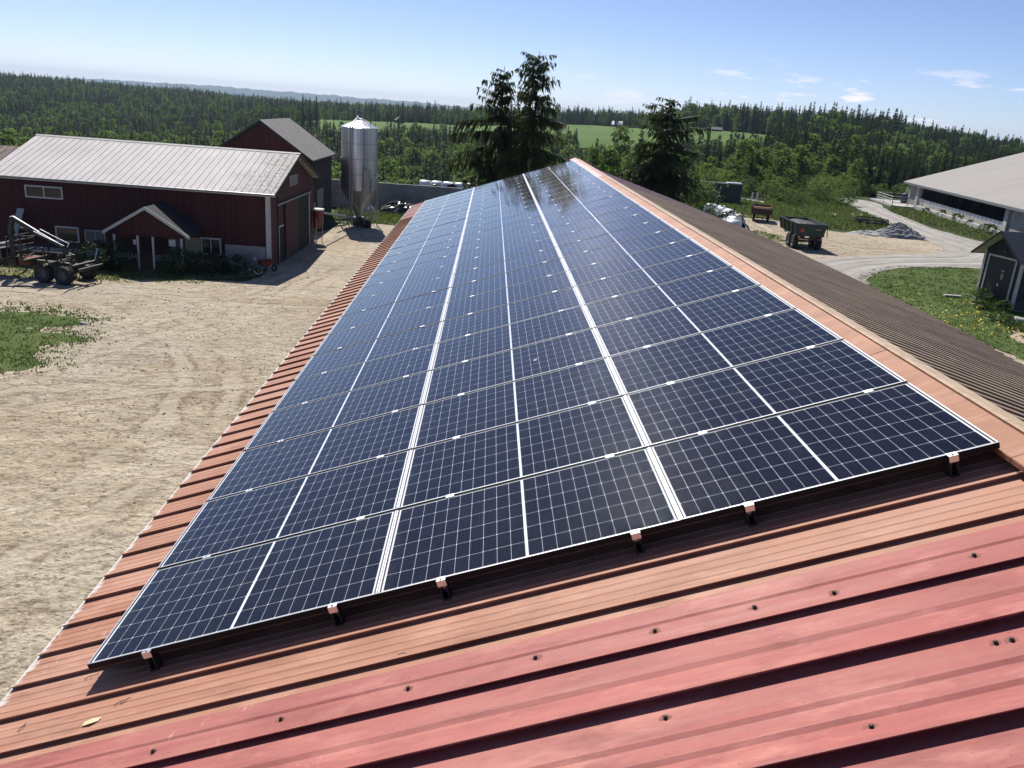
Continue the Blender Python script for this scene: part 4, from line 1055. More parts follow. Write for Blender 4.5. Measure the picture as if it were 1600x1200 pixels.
# gable openings (y runs along the gable)
def gable_frame(parent, name, y0, y1, z0, z1, fw_=.07, glass=M_glassdark, mat=M_white):
    m_ = MB(); X0, X1 = .026, .075
    m_.box((X0, y0, z0), (X1, y1, z0 + fw_)); m_.box((X0, y0, z1 - fw_), (X1, y1, z1)); m_.box((X0, y0, z0 + fw_), (X1, y0 + fw_, z1 - fw_)); m_.box((X0, y1 - fw_, z0 + fw_), (X1, y1, z1 - fw_))
    ym = (y0 + y1) / 2; m_.box((X0, ym - .03, z0 + fw_), (X1, ym + .03, z1 - fw_))
    o_ = m_.build(name, mat, parent); g_ = MB(); g_.box((X0 + .004, y0 + fw_, z0 + fw_), (X0 + .016, y1 - fw_, z1 - fw_)); g_.build('pane', glass, o_); return o_
gable_frame(B1, 'window', 5.0, 7.2, 4.85, 5.55, glass=pbr('grey blind', (.2, .2, .2), .6, .1, 2), mat=M_concrete)
dr = MB(); dr.box((.026, 2.0, 0), (.05, 3.15, 2.42)); o_d = dr.build('door', M_dark, B1)
dr = MB(); dr.box((.026, 1.9, 0), (.085, 2.0, 2.5)); dr.box((.026, 2.0, 2.42), (.085, 3.15, 2.5)); dr.build('door_frame', M_white, o_d)
od = MB(); od.box((.026, 6.6, 0), (.034, 10.6, 3.85)); o_o = od.build('doorway', M_dark, B1)
od = MB(); od.box((.026, 10.6, 0), (.09, 10.7, 3.85)); od.build('door_jamb', M_white, o_o)
sd = MB(); sd.box((.07, 3.4, .12), (.14, 7.1, 3.85)); o_s = sd.build('sliding_door', M_barnred_y, B1)
rl = MB(); rl.box((.06, 1.6, 3.9), (.17, 10.9, 4.02)); rl.build('door_rail', M_galvdull, o_s)
dp = MB(); dp.tube((.08, 1.75, 0.1), (.08, 1.75, ZE - .5), .04, None, 8); dp.build('downpipe', M_black, B1)
# porch
P0x, Pf = -6.72, -2.75
pg = MB(); pg.prism([(P0x - 2.1, Pf + .05, 2.05), (P0x + 2.1, Pf + .05, 2.05), (P0x + 2.1, Pf + .05, 2.42), (P0x, Pf + .05, 3.68), (P0x - 2.1, Pf + .05, 2.42)], (0, .06, 0)); o_p = fix_normals(pg.build('porch', M_barnred, B1))
for sx in (-1, 1):
    pm = MB(); pm.prism([(P0x + sx * 2.62, Pf - .15, 2.20), (P0x, Pf - .15, 3.80), (P0x, Pf - .15, 3.86), (P0x + sx * 2.62, Pf - .15, 2.26)], (0, 2.9, 0)); fix_normals(pm.build('porch_roof', M_porch_shade, o_p))
    pm = MB(); pm.prism([(P0x + sx * 2.64, Pf - .19, 2.06), (P0x, Pf - .19, 3.68), (P0x, Pf - .19, 3.88), (P0x + sx * 2.64, Pf - .19, 2.26)], (0, .038, 0)); fix_normals(pm.build('bargeboard', M_white, o_p))
for xp, z1 in ((-2.05, 2.06), (-.62, 2.05), (.30, 2.05), (2.05, 2.06)):
    pp = MB(); pp.box((P0x + xp - .055, Pf + .0, 0), (P0x + xp + .055, Pf + .049, z1)); pp.box((P0x + xp - .055, Pf + .049, 0), (P0x + xp + .055, Pf + .11, z1 - .002)); pp.build('porch_post', M_white, o_p)
hp = MB(); hp.box((P0x - .56, Pf + .02, .05), (P0x + .24, Pf + .06, 1.0)); o = hp.build('porch_gate', M_barnred, o_p)
pd = MB(); pd.box((P0x + .32, -.06, 0), (P0x + 1.25, -.01, 2.02)); o = pd.build('porch_door', pbr('grey green door', (.10, .115, .115), .6, .15, 3), o_p)
sg = MB(); sg.box((P0x + 1.28, Pf + .03, 1.55), (P0x + 1.68, Pf + .045, 1.95)); sg.build('paper_notice', M_white, o_p)
sg = MB(); sg.box((P0x - .9, Pf + .03, 1.5), (P0x - .72, Pf + .045, 1.8)); sg.build('paper_notice', M_white, o_p)

# lower barn wing further left
B0 = thing('low_barn', 'lower red barn wing with brown roof joining the left end of the pale roofed barn', 'barn', (-31.6, 54.4, 0), R_(-1.3))
w = MB(); w.prism([(0, .2, 0), (0, 11, 0), (0, 11, 3.9), (0, 5.6, 6.0), (0, .2, 3.9)], (-14, 0, 0)); fix_normals(w.build('wall', M_barnred, B0))
pitched('roof', -14, 0, -.2, 5.6, 4.0, 6.2, pbr('brown lichen roof', (.20, .16, .14), .9, .3, 2), B0, .5, .03); pitched('roof', -14, 0, 11.4, 5.6, 4.0, 6.2, M_slate, B0, .5, .03)

# ------------------------------------------------------------------ tall barn behind
B2 = thing('gable_barn', 'taller dark red barn with steep dark grey roof standing behind the pale roofed one', 'barn', (-19.1, 72, 0))
w = MB(); w.prism([(-4.0, .3, 0), (4.0, .3, 0), (4.0, .3, 5.75), (0, .3, 8.45), (-4.0, .3, 5.75)], (0, 10.0, 0)); fix_normals(w.build('wall', M_barnred2, B2))
for sx in (-1, 1):
    m_ = MB(); m_.prism([(sx * 4.35, 0, 5.62), (0, 0, 8.6), (0, 0, 8.74), (sx * 4.35, 0, 5.76)], (0, 10.6, 0)); fix_normals(m_.build('roof', M_slate, B2))
    m_ = MB(); m_.bar((sx * 4.36, -.03, 5.62), (0, -.03, 8.60), .04, .2); m_.build('bargeboard', M_black, B2)
wd_ = MB(); wd_.box((4.0, 1.2, .6), (4.04, 2.4, 2.0)); o = wd_.build('window', M_glassdark, B2)
wd_ = MB(); wd_.box((4.0, 3.4, 0), (4.05, 6.0, 3.0)); wd_.build('door', M_concrete, B2)

# ------------------------------------------------------------------ grain silo
SX, SY = -11.59, 76.6
S = thing('grain_silo', 'tall galvanised grain silo with cone roof and hopper on steel legs', 'silo', (SX, SY, 0))
b = MB(); b.lathe([(1.60, 3.2), (1.60, 4.58), (1.615, 4.6), (1.60, 4.62), (1.60, 5.88), (1.615, 5.9), (1.60, 5.92), (1.60, 7.18), (1.615, 7.2), (1.60, 7.22), (1.60, 8.55)], 40); b.build('cylinder', M_galv, S, smooth=False)
for z in (4.6, 5.9, 7.2):
    r_ = MB(); r_.lathe([(1.60, z - .03), (1.632, z - .03), (1.632, z + .03), (1.60, z + .03)], 40); r_.build('seam_ring', M_galvdull, S)
b = MB(); b.lathe([(1.64, 8.50), (1.66, 8.55), (.30, 9.18), (.28, 9.3), (.0001, 9.33)], 24); b.build('cone_roof', M_galv, S)
b = MB(); b.lathe([(1.598, 3.2), (.28, 1.05), (.28, .75), (.0001, .74)], 24); b.build('hopper', M_galvdull, S)
for k in range(6):
    a = k * math.pi / 3 + .32; m_ = MB(); c_, s_ = math.cos(a), math.sin(a)
    m_.bar((1.68 * c_, 1.68 * s_, 0), (1.68 * c_, 1.68 * s_, 4.4), .10, .10); m_.box((1.68 * c_ - .14, 1.68 * s_ - .14, 0), (1.68 * c_ + .14, 1.68 * s_ + .14, .03)); m_.build('leg', M_galvdull, S)
    a2 = (k + 1) * math.pi / 3 + .32; m_ = MB(); m_.bar((1.68 * c_, 1.68 * s_, .35), (1.68 * math.cos(a2), 1.68 * math.sin(a2), 2.3), .04, .04); m_.bar((1.68 * c_, 1.68 * s_, 2.3), (1.68 * math.cos(a2), 1.68 * math.sin(a2), .35), .04, .04); m_.build('brace', M_galvdull, S)
m_ = MB(); m_.tube((-.55, -1.72, .5), (-.55, -1.72, 8.6), .065, None, 10); m_.tube((-.55, -1.72, 8.6), (-.1, -.3, 9.45), .065, None, 10); m_.tube((-.38, -1.74, .9), (-.38, -1.74, 8.5), .04, None, 8); m_.build('filling_pipe', M_galvdull, S)
m_ = MB()
for s_ in (-.2, .2): m_.bar((.95 + s_, -1.52 + s_ * .5, .3), (.95 + s_, -1.52 + s_ * .5, 8.9), .035, .035)
for z in np.arange(.5, 8.8, .33): m_.tube((.75, -1.62, z), (1.15, -1.42, z), .014, None, 6)
for a in (-.2, .2): m_.bar((.95 + a, -1.52 + a * .5, 8.9), (.12 + a * .6, -.3, 9.35), .035, .035)
m_.build('ladder', M_galvdull, S)
m_ = MB(); m_.box((.68, -1.98, 3.0), (1.22, -1.95, 5.1)); m_.box((.68, -1.95, 3.0), (.71, -1.6, 5.1)); m_.box((1.19, -1.95, 3.0), (1.22, -1.5, 5.1)); m_.build('ladder_guard', M_galvdull, S)
m_ = MB()
for (x, y) in ((-.3, -.25), (.3, -.25), (.3, .25), (-.3, .25)): m_.tube((x, y, 9.15), (x, y, 9.95), .018, None, 6)
for z in (9.55, 9.93):
    for p_, q_ in (((-.3, -.25), (.3, -.25)), ((.3, -.25), (.3, .25)), ((.3, .25), (-.3, .25)), ((-.3, .25), (-.3, -.25))): m_.tube((*p_, z), (*q_, z), .016, None, 6)
m_.build('guard_rail', M_galvdull, S)
m_ = MB(); m_.box((-.45, -.45, .02), (.45, .45, .75)); m_.tube((-.3, -.3, .55), (-1.2, -4.6, 1.0), .09, None, 10); m_.build('auger', M_machine, S)
m_ = MB(); m_.lathe([(.35, 0), (.40, .3), (.34, .62), (.0001, .7)], 14, (.9, -1.2, 0)); m_.build('motor_drum', M_dark, S)
# red feed funnel by the barn corner with its transport pipe
F = thing('feed_hopper', 'red feed funnel with white rim at the barn corner, piped to the silo', 'hopper', (-13.1, 65.7, 0))
m_ = MB(); m_.lathe([(.44, 2.55), (.42, 2.5), (.36, 1.7), (.22, 1.1), (.0001, 1.1)], 18); m_.build('funnel', M_redplastic, F)
m_ = MB(); m_.lathe([(.40, 2.5), (.50, 2.5), (.50, 2.62), (.40, 2.64), (.0001, 2.60)], 18); m_.build('rim', M_white, F)
for k in range(3):
    a = k * 2.09 + .4; m_ = MB(); m_.tube((.30 * math.cos(a), .30 * math.sin(a), 0), (.40 * math.cos(a), .40 * math.sin(a), 1.9), .035, None, 6); m_.build('leg', M_galvdull, F)
m_ = MB(); m_.tube((.35, .2, 2.3), (1.6, 8.4, .95), .07, None, 10)
for k in range(14):
    t = k / 14; m_.lathe([(.07, -.03), (.088, -.03), (.088, .03), (.07, .03)], 8, (.35 + 1.25 * t, .2 + 8.2 * t, 2.3 - 1.35 * t), axis='y')
m_.build('transport_pipe', M_galvdull, F)

# ------------------------------------------------------------------ silage walls, wrapped bales, covered heap
W_ = thing('retaining_wall', 'long grey concrete silage wall running behind the silo', 'wall', (-12, 88.8, 0))
xk = -12.4
for k in range(13):
    m_ = MB(); x0 = xk + k * 2.42
    m_.box((x0, -.18, 0), (x0 + 2.40, .18, 1.62)); m_.box((x0, -.15, 1.66), (x0 + 2.40, .15, 2.78 + (.02 if k % 2 else 0)))
    m_.build('wall_element', M_concrete, W_)
m_ = MB(); m_.box((xk, -.27, 1.62), (xk + 31.4, .27, 1.66)); m_.build('ledge', M_concrete_l, W_)
def bale_mb(r=.62, L=1.25, flat=.1):
    b_ = MB(); b_.lathe([(.0001, -L / 2), (r * .85, -L / 2 + .01), (r, -L / 2 + .1), (r * 1.01, 0), (r, L / 2 - .1), (r * .85, L / 2 - .01), (.0001, L / 2)], 20, axis='x'); return b_
bw = bale_mb().build('wrapped_bale', M_bale, smooth=True)
bales = []
for k in range(6): bales.append((-7.2 + k * 1.32, 97.0, 2.05, 0, 'white', 'white wrapped bale lying on the silage stack behind the concrete wall', 'white bales behind the concrete wall'))
for k in range(7): bales.append((-7.7 + k * 1.32, 97.3, .9, 0, 'white', 'white wrapped bale lying on the silage stack behind the concrete wall', 'white bales behind the concrete wall'))
for k, (x, y, z, lab) in enumerate([(24.6, 92.2, 2.1, 'white wrapped bale at the far end of the heap beside the cowshed roof edge'), (25.3, 90.6, 2.1, 'white wrapped bale second from the far end of the roadside bale heap'),
                                    (24.9, 88.6, 2.1, 'white wrapped bale before the black plastic in the bale heap'), (25.2, 86.9, 2.15, 'whitest wrapped bale directly behind the black plastic heap'),
                                    (24.0, 80.9, 2.05, 'white wrapped bale in front of the black plastic heap'), (23.4, 78.9, 1.95, 'low white wrapped bale nearest the roof edge')]):
    bales.append((x, y, z, .9 + .3 * k, 'white', lab, 'white bales east of the cowshed'))
for k, (x, y, z, rz, c, lab, grp) in enumerate(bales):
    o = bw if k == 0 else bw.copy()
    if k: COL.objects.link(o)
    o.location = (x, y, z); o.rotation_euler = (0, 0, rz); tag(o, lab, 'bale', grp)
for k, (x, y, z, r) in enumerate([(-4.1, 96.0, 2.02, .60), (-6.0, 96.0, 1.9, .5)]):
    m_ = bale_mb(r, 1.1); o = m_.build('black_bale', M_blackwrap, smooth=True); o.location = (x, y, z); o.rotation_euler = (0, 0, R_(90))
    tag(o, ['larger round black bale end among the white bales behind the wall', 'smaller round black bale end among the white bales behind the wall'][k], 'bale')
def heap(name, rx, ry, h, seed, n=26, rings=9, rough=.12, sharp=1.0):
    r = np.random.default_rng(seed); m_ = MB(); P = []
    for k in range(rings):
        t = k / (rings - 1)
        for i in range(n):
            a = 2 * math.pi * i / n; rr = 1 - t
            z = h * (1 - rr ** sharp) * (1 + r.normal(0, rough)) if 0 < k else 0
            P.append((rx * rr * math.cos(a) * (1 + r.normal(0, rough)), ry * rr * math.sin(a) * (1 + r.normal(0, rough)), max(0, z)))
    m_.add(P, [(k * n + i, k * n + (i + 1) % n, (k + 1) * n + (i + 1) % n, (k + 1) * n + i) for k in range(rings - 1) for i in range(n)])
    return m_
o = heap('h', 2.6, 1.5, 1.25, 3, sharp=2.2, rough=.09).build('tarpaulin_heap', M_blackwrap, None, smooth=False, loc=(-8.7, 86.3, 0)); tag(o, 'black plastic covered heap at the foot of the concrete wall', 'heap')
o = heap('h', 1.0, .8, .8, 5, sharp=2.0, rough=.16).build('plastic_sheet', M_bale, None, loc=(-12.2, 86.2, 0)); tag(o, 'crumpled white plastic between the silo legs and the concrete wall', 'plastic')
o = heap('h', 1.6, 3.4, 1.3, 6, sharp=2.0, rough=.12).build('tarpaulin_heap', M_blackwrap, None, loc=(24.5, 83.6, 1.5)); tag(o, 'black plastic covered heap among the white bales beside the brown roof', 'heap')
o = heap('h', 1.1, 1.3, .5, 8, sharp=1.8, rough=.14).build('tarpaulin_heap', M_blackwrap, None, loc=(23.6, 74.8, 1.5)); tag(o, 'small dark plastic lump just past the brown roof edge', 'heap')
def tyre_thing(loc, R=.55, wdt=.3, lab='', flat=True, grp=None):
    m_ = MB(); m_.lathe([(R * .55, -wdt / 2), (R * .9, -wdt / 2), (R, -wdt * .3), (R, wdt * .3), (R * .9, wdt / 2), (R * .55, wdt / 2), (R * .5, 0), (R * .55, -wdt / 2)], 24)
    o = m_.build('old_tyre', M_tyre, smooth=False); o.location = loc; tag(o, lab, 'tyre', grp); return o
tyre_thing((-6.6, 85.2, .16), lab='old black tyre lying on grass before the black heap')
sh = [(-13.5, 79.2), (-6.5, 78.6), (-4, 82), (-3, 86.5), (-13, 87.6), (-14.6, 84)]
sheet('grass_patch', [(-13.2, 77.6), (-9, 78.3), (-5.5, 77.4), (-2.2, 76), (-1.2, 88.4), (-15, 88.4), (-14.8, 78.5)], M_lawn, .02, .3, .5, 12)

# ------------------------------------------------------------------ logging trailer with crane
LT = thing('logging_trailer', 'dark logging trailer with folded crane parked in the barn shade', 'trailer', (-23.55, 47.1, 0), R_(168))
def wheel(parent, x, y, R=.53, wdt=.48, lugs=18, rim=M_rim, name='wheel'):
    wl_ = bpy.data.objects.new(name, None); COL.objects.link(wl_); wl_.parent = parent; wl_.location = (x, y, R); wl_.empty_display_size = .1
    m_ = MB(); m_.lathe([(R * .52, -wdt * .46), (R * .8, -wdt / 2), (R * .94, -wdt * .44), (R * .965, -wdt * .3), (R * .965, wdt * .3), (R * .94, wdt * .44), (R * .8, wdt / 2), (R * .52, wdt * .46), (R * .5, 0), (R * .52, -wdt * .46)], 28, axis='y')
    for k in range(lugs):
        a = 2 * math.pi * k / lugs
        for sgn in (-1, 1):
            aa = a + (.5 * math.pi * 2 / lugs if sgn > 0 else 0); c_, s_ = math.cos(aa), math.sin(aa)
            M_ = Matrix.Rotation(-aa, 4, 'Y')
            m_.box((R * .94, min(0, sgn * wdt * .47), -.028), (R * 1.0, max(0, sgn * wdt * .47), .028), M_ @ Matrix.Rotation(sgn * .45, 4, 'X'))
    m_.build('tyre', M_tyre, wl_)
    m_ = MB(); m_.lathe([(R * .53, -wdt * .40), (R * .46, -wdt * .36), (R * .40, -wdt * .12), (R * .15, -wdt * .10), (R * .13, -wdt * .22), (.0001, -wdt * .22)], 20, axis='y')
    m_.lathe([(R * .53, wdt * .40), (R * .46, wdt * .36), (R * .40, wdt * .12), (R * .15, wdt * .10), (R * .13, wdt * .22), (.0001, wdt * .22)], 20, axis='y')
    m_.build('rim', rim, wl_)
    return wl_
for x in (-.62, .62):
    for y in (-.98, .98): wheel(LT, x, y)
m_ = MB(); m_.bar((-1.5, 0, .92), (3.7, 0, .92), .22, .22)
for y in (-.72, .72): m_.bar((-.62, y, .55), (.62, y, .55), .12, .16)
m_.bar((0, -.8, .62), (0, .8, .62), .16, .16); m_.bar((3.7, 0, .9), (5.6, 0, .62), .14, .14); m_.build('frame', M_machine, LT)
for x in (-1.15, .35, 1.9):
    m_ = MB(); m_.bar((x, -1.05, 1.08), (x, 1.05, 1.08), .14, .12)
    m_.build('bunk', M_steel_bright if x == .35 else M_machine, LT)
    for y in (-1, 1):
        m_ = MB(); m_.bar((x, y * .98, 1.1), (x, y * 1.30, 2.05 if x > -1 else 1.75), .07, .09); m_.build('stake', M_steel_bright if (x < -1) else M_machine, LT)
m_ = MB()
for z in (1.15, 1.45, 1.75, 2.05, 2.35): m_.bar((2.75, -1.05, z), (2.75, 1.05, z), .05, .05)
for y in (-1.05, -.5, 0, .5, 1.05): m_.bar((2.75, y, 1.0), (2.75, y, 2.38), .05, .05)
m_.build('headboard', M_machine, LT)
m_ = MB(); m_.lathe([(.26, .95), (.26, 1.15), (.19, 1.2), (.17, 2.7), (.0001, 2.72)], 16, (3.25, 0, 0)); m_.box((2.98, -.25, .6), (3.5, .25, 1.0)); m_.build('crane_pillar', M_machine, LT)
# boom: foot on the pillar, long arm sloping down over the load space
for side in (-1, 1):
    m_ = MB(); m_.bar((3.35, side * .35, 1.0), (3.6, side * 1.25, .55), .12, .14); m_.box((3.45, side * 1.25 - .18, .0), (3.8, side * 1.25 + .18, .06)); m_.bar((3.62, side * 1.25, .05), (3.62, side * 1.25, 1.25), .1, .1); m_.build('support_leg', M_machine, LT)
cr = bpy.data.objects.new('crane', None); COL.objects.link(cr); cr.parent = LT
m_ = MB(); m_.bar((3.25, .05, 2.55), (3.05, .05, 3.32), .20, .20); m_.bar((3.1, .05, 3.28), (1.15, .05, 2.36), .17, .2)
m_.build('main_boom', M_machine, cr)
m_ = MB(); m_.bar((3.0, .05, 3.36), (1.25, .05, 2.535), .10, .03); m_.build('boom_top_plate', M_steel_bright, cr)
m_ = MB(); m_.tube((2.6, .05, 2.75), (1.6, .05, 2.42), .065, None, 8); m_.tube((1.6, .05, 2.42), (1.15, .05, 2.28), .04, None, 8); m_.build('hydraulic_cylinder', M_machine, cr)
m_ = MB(); m_.bar((1.45, .2, 2.62), (-.05, .2, 1.95), .13, .15); m_.build('outer_arm', M_machine, cr)
m_ = MB(); m_.bar((1.15, .2, 2.57), (-.0, .2, 2.05), .07, .03); m_.tube((1.5, .42, 2.7), (-.35, .42, 2.05), .03, None, 6); m_.build('arm_top_plate', M_steel_bright, cr)
m_ = MB(); m_.tube((1.5, -.1, 2.75), (.9, -.1, 2.52), .028, None, 6); m_.tube((.9, -.1, 2.52), (-.25, -.1, 2.1), .022, None, 6); m_.tube((-.25, -.1, 2.1), (-.35, .2, 1.95), .022, None, 6); m_.build('hose', M_chrome, cr)
m_ = MB(); m_.lathe([(.10, 1.95), (.13, 1.85), (.13, 1.62), (.08, 1.58)], 12, (-.25, .2, 0))
for sgn in (-1, 1):
    for y in (.05, .35):
        pts_ = [(-.25, y, 1.6), (-.25 + sgn * .38, y, 1.5), (-.25 + sgn * .5, y, 1.2), (-.25 + sgn * .22, y, .98)]
        for a, b_ in zip(pts_, pts_[1:]): m_.bar(a, b_, .05, .09)
m_.build('grapple', M_machine, cr)
m_ = MB(); m_.box((3.5, -.5, 1.75), (4.0, .5, 1.82)); m_.box((3.75, -.35, 1.0), (4.15, .35, 1.5)); m_.build('valve_deck', M_machine, LT)
m_ = MB(); m_.bar((3.4, -.6, 2.12), (2.6, -1.0, 2.18), .04, .04); m_.bar((2.6, -.7, 1.35), (.9, -.9, 1.35), .04, .03); m_.bar((3.9, -.5, 1.86), (3.3, -.9, 1.95), .04, .04); m_.build('hydraulic_pipe', M_chrome, LT)
m_ = MB(); m_.box((1.9, -.5, .75), (2.6, .5, 1.15)); m_.build('tool_box', M_rust, LT)
m_ = MB(); m_.box((-1.62, -1.0, .82), (-1.52, 1.0, .98)); m_.build('rear_bumper', M_machine, LT)
for y in (-.8, .8):
    m_ = MB(); m_.lathe([(.07, 0), (.06, .03), (.0001, .035)], 12, (-1.62, y, .9), axis='x'); m_.build('tail_light', M_signred, LT)
# leaning board and stack at the left edge
m_ = MB(); m_.bar((-.1, 0, 0), (.25, 1.5, 2.9), .5, .04); o = m_.build('leaning_board', pbr('grey green board', (.30, .34, .33), .8, .15, 4), None, loc=(-29.6, 52.3, 0)); tag(o, 'tall pale board leaning on the barn at the left edge', 'board')

# ------------------------------------------------------------------ bicycle, tub and hedge in front of the red barn
BK = thing('bicycle', 'bicycle parked by the white corner post of the red barn', 'bicycle', (-14.65, 52.2, 0), R_(-4))
for x in (-.53, .53):
    wl_ = bpy.data.objects.new('wheel', None); COL.objects.link(wl_); wl_.parent = BK; wl_.location = (x, 0, .34)
    m_ = MB(); m_.lathe([(.325, -.018), (.345, -.012), (.345, .012), (.325, .018), (.318, 0), (.325, -.018)], 28, axis='y'); m_.build('tyre', M_tyre, wl_)
    m_ = MB(); m_.lathe([(.318, -.012), (.322, 0), (.318, .012), (.305, .01), (.305, -.01), (.318, -.012)], 28, axis='y')
    for k in range(14):
        a = k * math.pi / 7; m_.tube((0, .02 * (-1) ** k, 0), (.31 * math.cos(a), 0, .31 * math.sin(a)), .002, None, 4)
    m_.build('rim', M_chrome, wl_)
m_ = MB(); bb, st, hd = (-.05, 0, .30), (-.20, 0, .80), (.36, 0, .82)
for a, b_ in ((bb, st), (st, hd), (bb, (.39, 0, .72)), (bb, (-.53, 0, .34)), ((-.17, 0, .72), (-.53, 0, .34)), (hd, (.40, 0, .68)), ((.40, 0, .68), (.53, 0, .34)), (st, (-.23, 0, .93))): m_.tube(a, b_, .016, None, 8)
m_.build('frame', M_bike, BK)
m_ = MB(); m_.tube(hd, (.33, 0, .98), .013, None, 8); m_.tube((.33, 0, .98), (.30, .28, 1.02), .011, None, 8); m_.tube((.33, 0, .98), (.30, -.28, 1.02), .011, None, 8); m_.build('handlebar', M_chrome, BK)
m_ = MB(); m_.prism([(-.36, -.09, .94), (-.10, -.03, .95), (-.10, .03, .95), (-.36, .09, .94)], (0, 0, .05)); m_.build('saddle', M_tyre, BK)
m_ = MB(); m_.lathe([(.0001, -.03), (.09, -.03), (.09, -.02), (.0001, -.02)], 14, bb, axis='y'); m_.bar((-.05, -.06, .3), (.05, -.06, .16), .02, .015); m_.bar((-.05, .06, .3), (-.15, .06, .44), .02, .015); m_.build('crank', M_chrome, BK)
m_ = MB(); m_.box((-.75, -.07, .72), (-.32, .07, .74)); m_.tube((-.72, .06, .72), (-.53, .04, .36), .006, None, 5); m_.tube((-.72, -.06, .72), (-.53, -.04, .36), .006, None, 5); m_.build('rack', M_chrome, BK)
WB = thing('wheelbarrow', 'wheelbarrow with faded red tub beside the bicycle at the barn corner', 'wheelbarrow', (-13.95, 53.1, 0), R_(40))
m_ = MB(); m_.add([(-.42, -.32, .72), (.46, -.34, .76), (.46, .34, .76), (-.42, .32, .72), (-.22, -.2, .36), (.2, -.2, .36), (.2, .2, .36), (-.22, .2, .36)], [(4, 5, 6, 7), (0, 1, 5, 4), (1, 2, 6, 5), (2, 3, 7, 6), (3, 0, 4, 7)]); m_.build('tub', M_wheelbarrow, WB)
m_ = MB(); [m_.tube((.62, y * .3, .2), (-1.0, y, .62), .018, None, 6) for y in (-.28, .28)]; [m_.tube((-.3, y, .42), (-.42, y, 0), .018, None, 6) for y in (-.24, .24)]; m_.build('handles', M_galvdull, WB)
m_ = MB(); m_.lathe([(.10, -.04), (.2, -.045), (.2, .045), (.10, .04), (.10, -.04)], 18, (.62, 0, .2), axis='y'); m_.build('wheel', M_tyre, WB)
for k, (x, y, h, rad_, sd_, lab) in enumerate([(-23.6, 50.9, 1.6, 1.15, 61, 'dark bush left of the porch, nearest the logging trailer'), (-22.2, 50.7, 1.75, 1.0, 62, 'dark bush touching the left porch post'), (-18.5, 50.7, 1.55, 1.1, 63, 'dark bush touching the right porch post'),
                                               (-17.1, 51.4, 1.4, 1.25, 64, 'dark bush under the barn window right of the porch'), (-15.9, 52.3, 1.1, 1.0, 65, 'low dark bush behind the bicycle')]):
    Q, MI = leafy_data(h, rad_, sd_, 60, 24, .07, base=.02, trunk=False, oval=1.15)
    o = link('bush', card_mesh('bush', Q, [M_hedge, M_bark], MI)); o.location = (x, y, 0); tag(o, lab, 'bush', 'bushes in front of the red barn')

# ------------------------------------------------------------------ trailers on the far yard
ZE0 = 1.5
DT = thing('dump_trailer', 'dark green dump trailer with red triangle on its tailgate', 'trailer', (27.05, 69.0, ZE0), R_(-3))
for y in (.75, 2.05):
    for x in (-.98, .98):
        w_ = wheel(DT, x, y, .56, .44, 16, M_galvdull); w_.rotation_euler = (0, 0, R_(90)) if False else (0, 0, R_(90))
m_ = MB(); [m_.bar((x, .1, 1.05), (x, 5.2, 1.05), .14, .2) for x in (-.45, .45)]; m_.bar((0, 5.2, 1.0), (0, 7.0, .7), .16, .18); m_.bar((-.95, 1.4, .6), (.95, 1.4, .6), .16, .16); m_.bar((-.95, .12, .95), (.95, .12, .95), .1, .16); m_.build('chassis', M_machine, DT)
bd = MB(); y0, y1, z0, z1 = 0.0, 4.9, 1.2, 2.16
for sx in (-1, 1):
    bd.prism([(sx * 1.05, y0, z0), (sx * 1.05, y1, z0), (sx * 1.25, y1 + .15, z1), (sx * 1.25, y0 - .05, z1)], (-sx * .05, 0, 0))
    for yy in (.0, 1.2, 2.4, 3.6, 4.8): bd.bar((sx * 1.09, yy + .05, z0), (sx * 1.29, yy + .05, z1), .08, .10)
    bd.bar((sx * 1.28, y0 - .05, z1), (sx * 1.28, y1 + .15, z1), .10, .09)
bd.prism([(-1.05, y1, z0), (1.05, y1, z0), (1.25, y1 + .15, z1), (-1.25, y1 + .15, z1)], (0, .06, 0)); bd.box((-1.05, y0, z0 - .03), (1.05, y1, z0 + .03))
bo = fix_normals(bd.build('dump_body', M_green, DT))
ld = heap('h', 1.16, 2.5, .22, 33, n=30, rings=9, rough=.05, sharp=3); ld.v = [(x, y + 2.45, z + 1.95) for x, y, z in ld.v]; ld.build('load', M_black, DT)
tg = MB(); tg.prism([(-1.06, -.03, z0 - .05), (1.06, -.03, z0 - .05), (1.27, -.08, z1 + .02), (-1.27, -.08, z1 + .02)], (0, -.06, 0)); tg.box((-1.15, -.16, z0 + .0), (1.15, -.10, z0 + .1)); to = fix_normals(tg.build('tailgate', M_green, DT))
tr = MB(); tr.prism([(-.95, -.158, z0 + .3), (-.55, -.158, z0 + .3), (-.75, -.158, z0 + .68)], (0, -.012, 0)); fix_normals(tr.build('warning_triangle', M_signred, to))
tr = MB(); tr.box((.35, -.165, z0 + .52), (.8, -.15, z0 + .60)); tr.build('number_plate', pbr('yellowed plate', (.35, .3, .15), .6, .1, 9), to)
tr = MB(); [tr.box((x - .14, -.16, .9), (x + .14, -.12, 1.02)) for x in (-.85, .85)]; tr.build('tail_light', M_signred, DT)
tr = MB(); tr.bar((1.3, -.1, 1.95), (1.42, -.05, 1.1), .05, .05); tr.build('tailgate_lever', M_machine, DT)
RT = thing('farm_trailer', 'old maroon farm trailer with open box standing on the far grass', 'trailer', (28.85, 87.7, ZE0), R_(-16))
for x in (-.72, .72): w_ = wheel(RT, x, .9, .40, .26, 0, M_rust); w_.rotation_euler = (0, 0, R_(90))
m_ = MB(); [m_.bar((x, 0, .75), (x, 3.6, .75), .1, .14) for x in (-.4, .4)]; m_.bar((0, 3.6, .72), (0, 5.0, .5), .1, .12); m_.bar((-.7, .9, .42), (.7, .9, .42), .1, .1); m_.build('chassis', M_machine, RT)
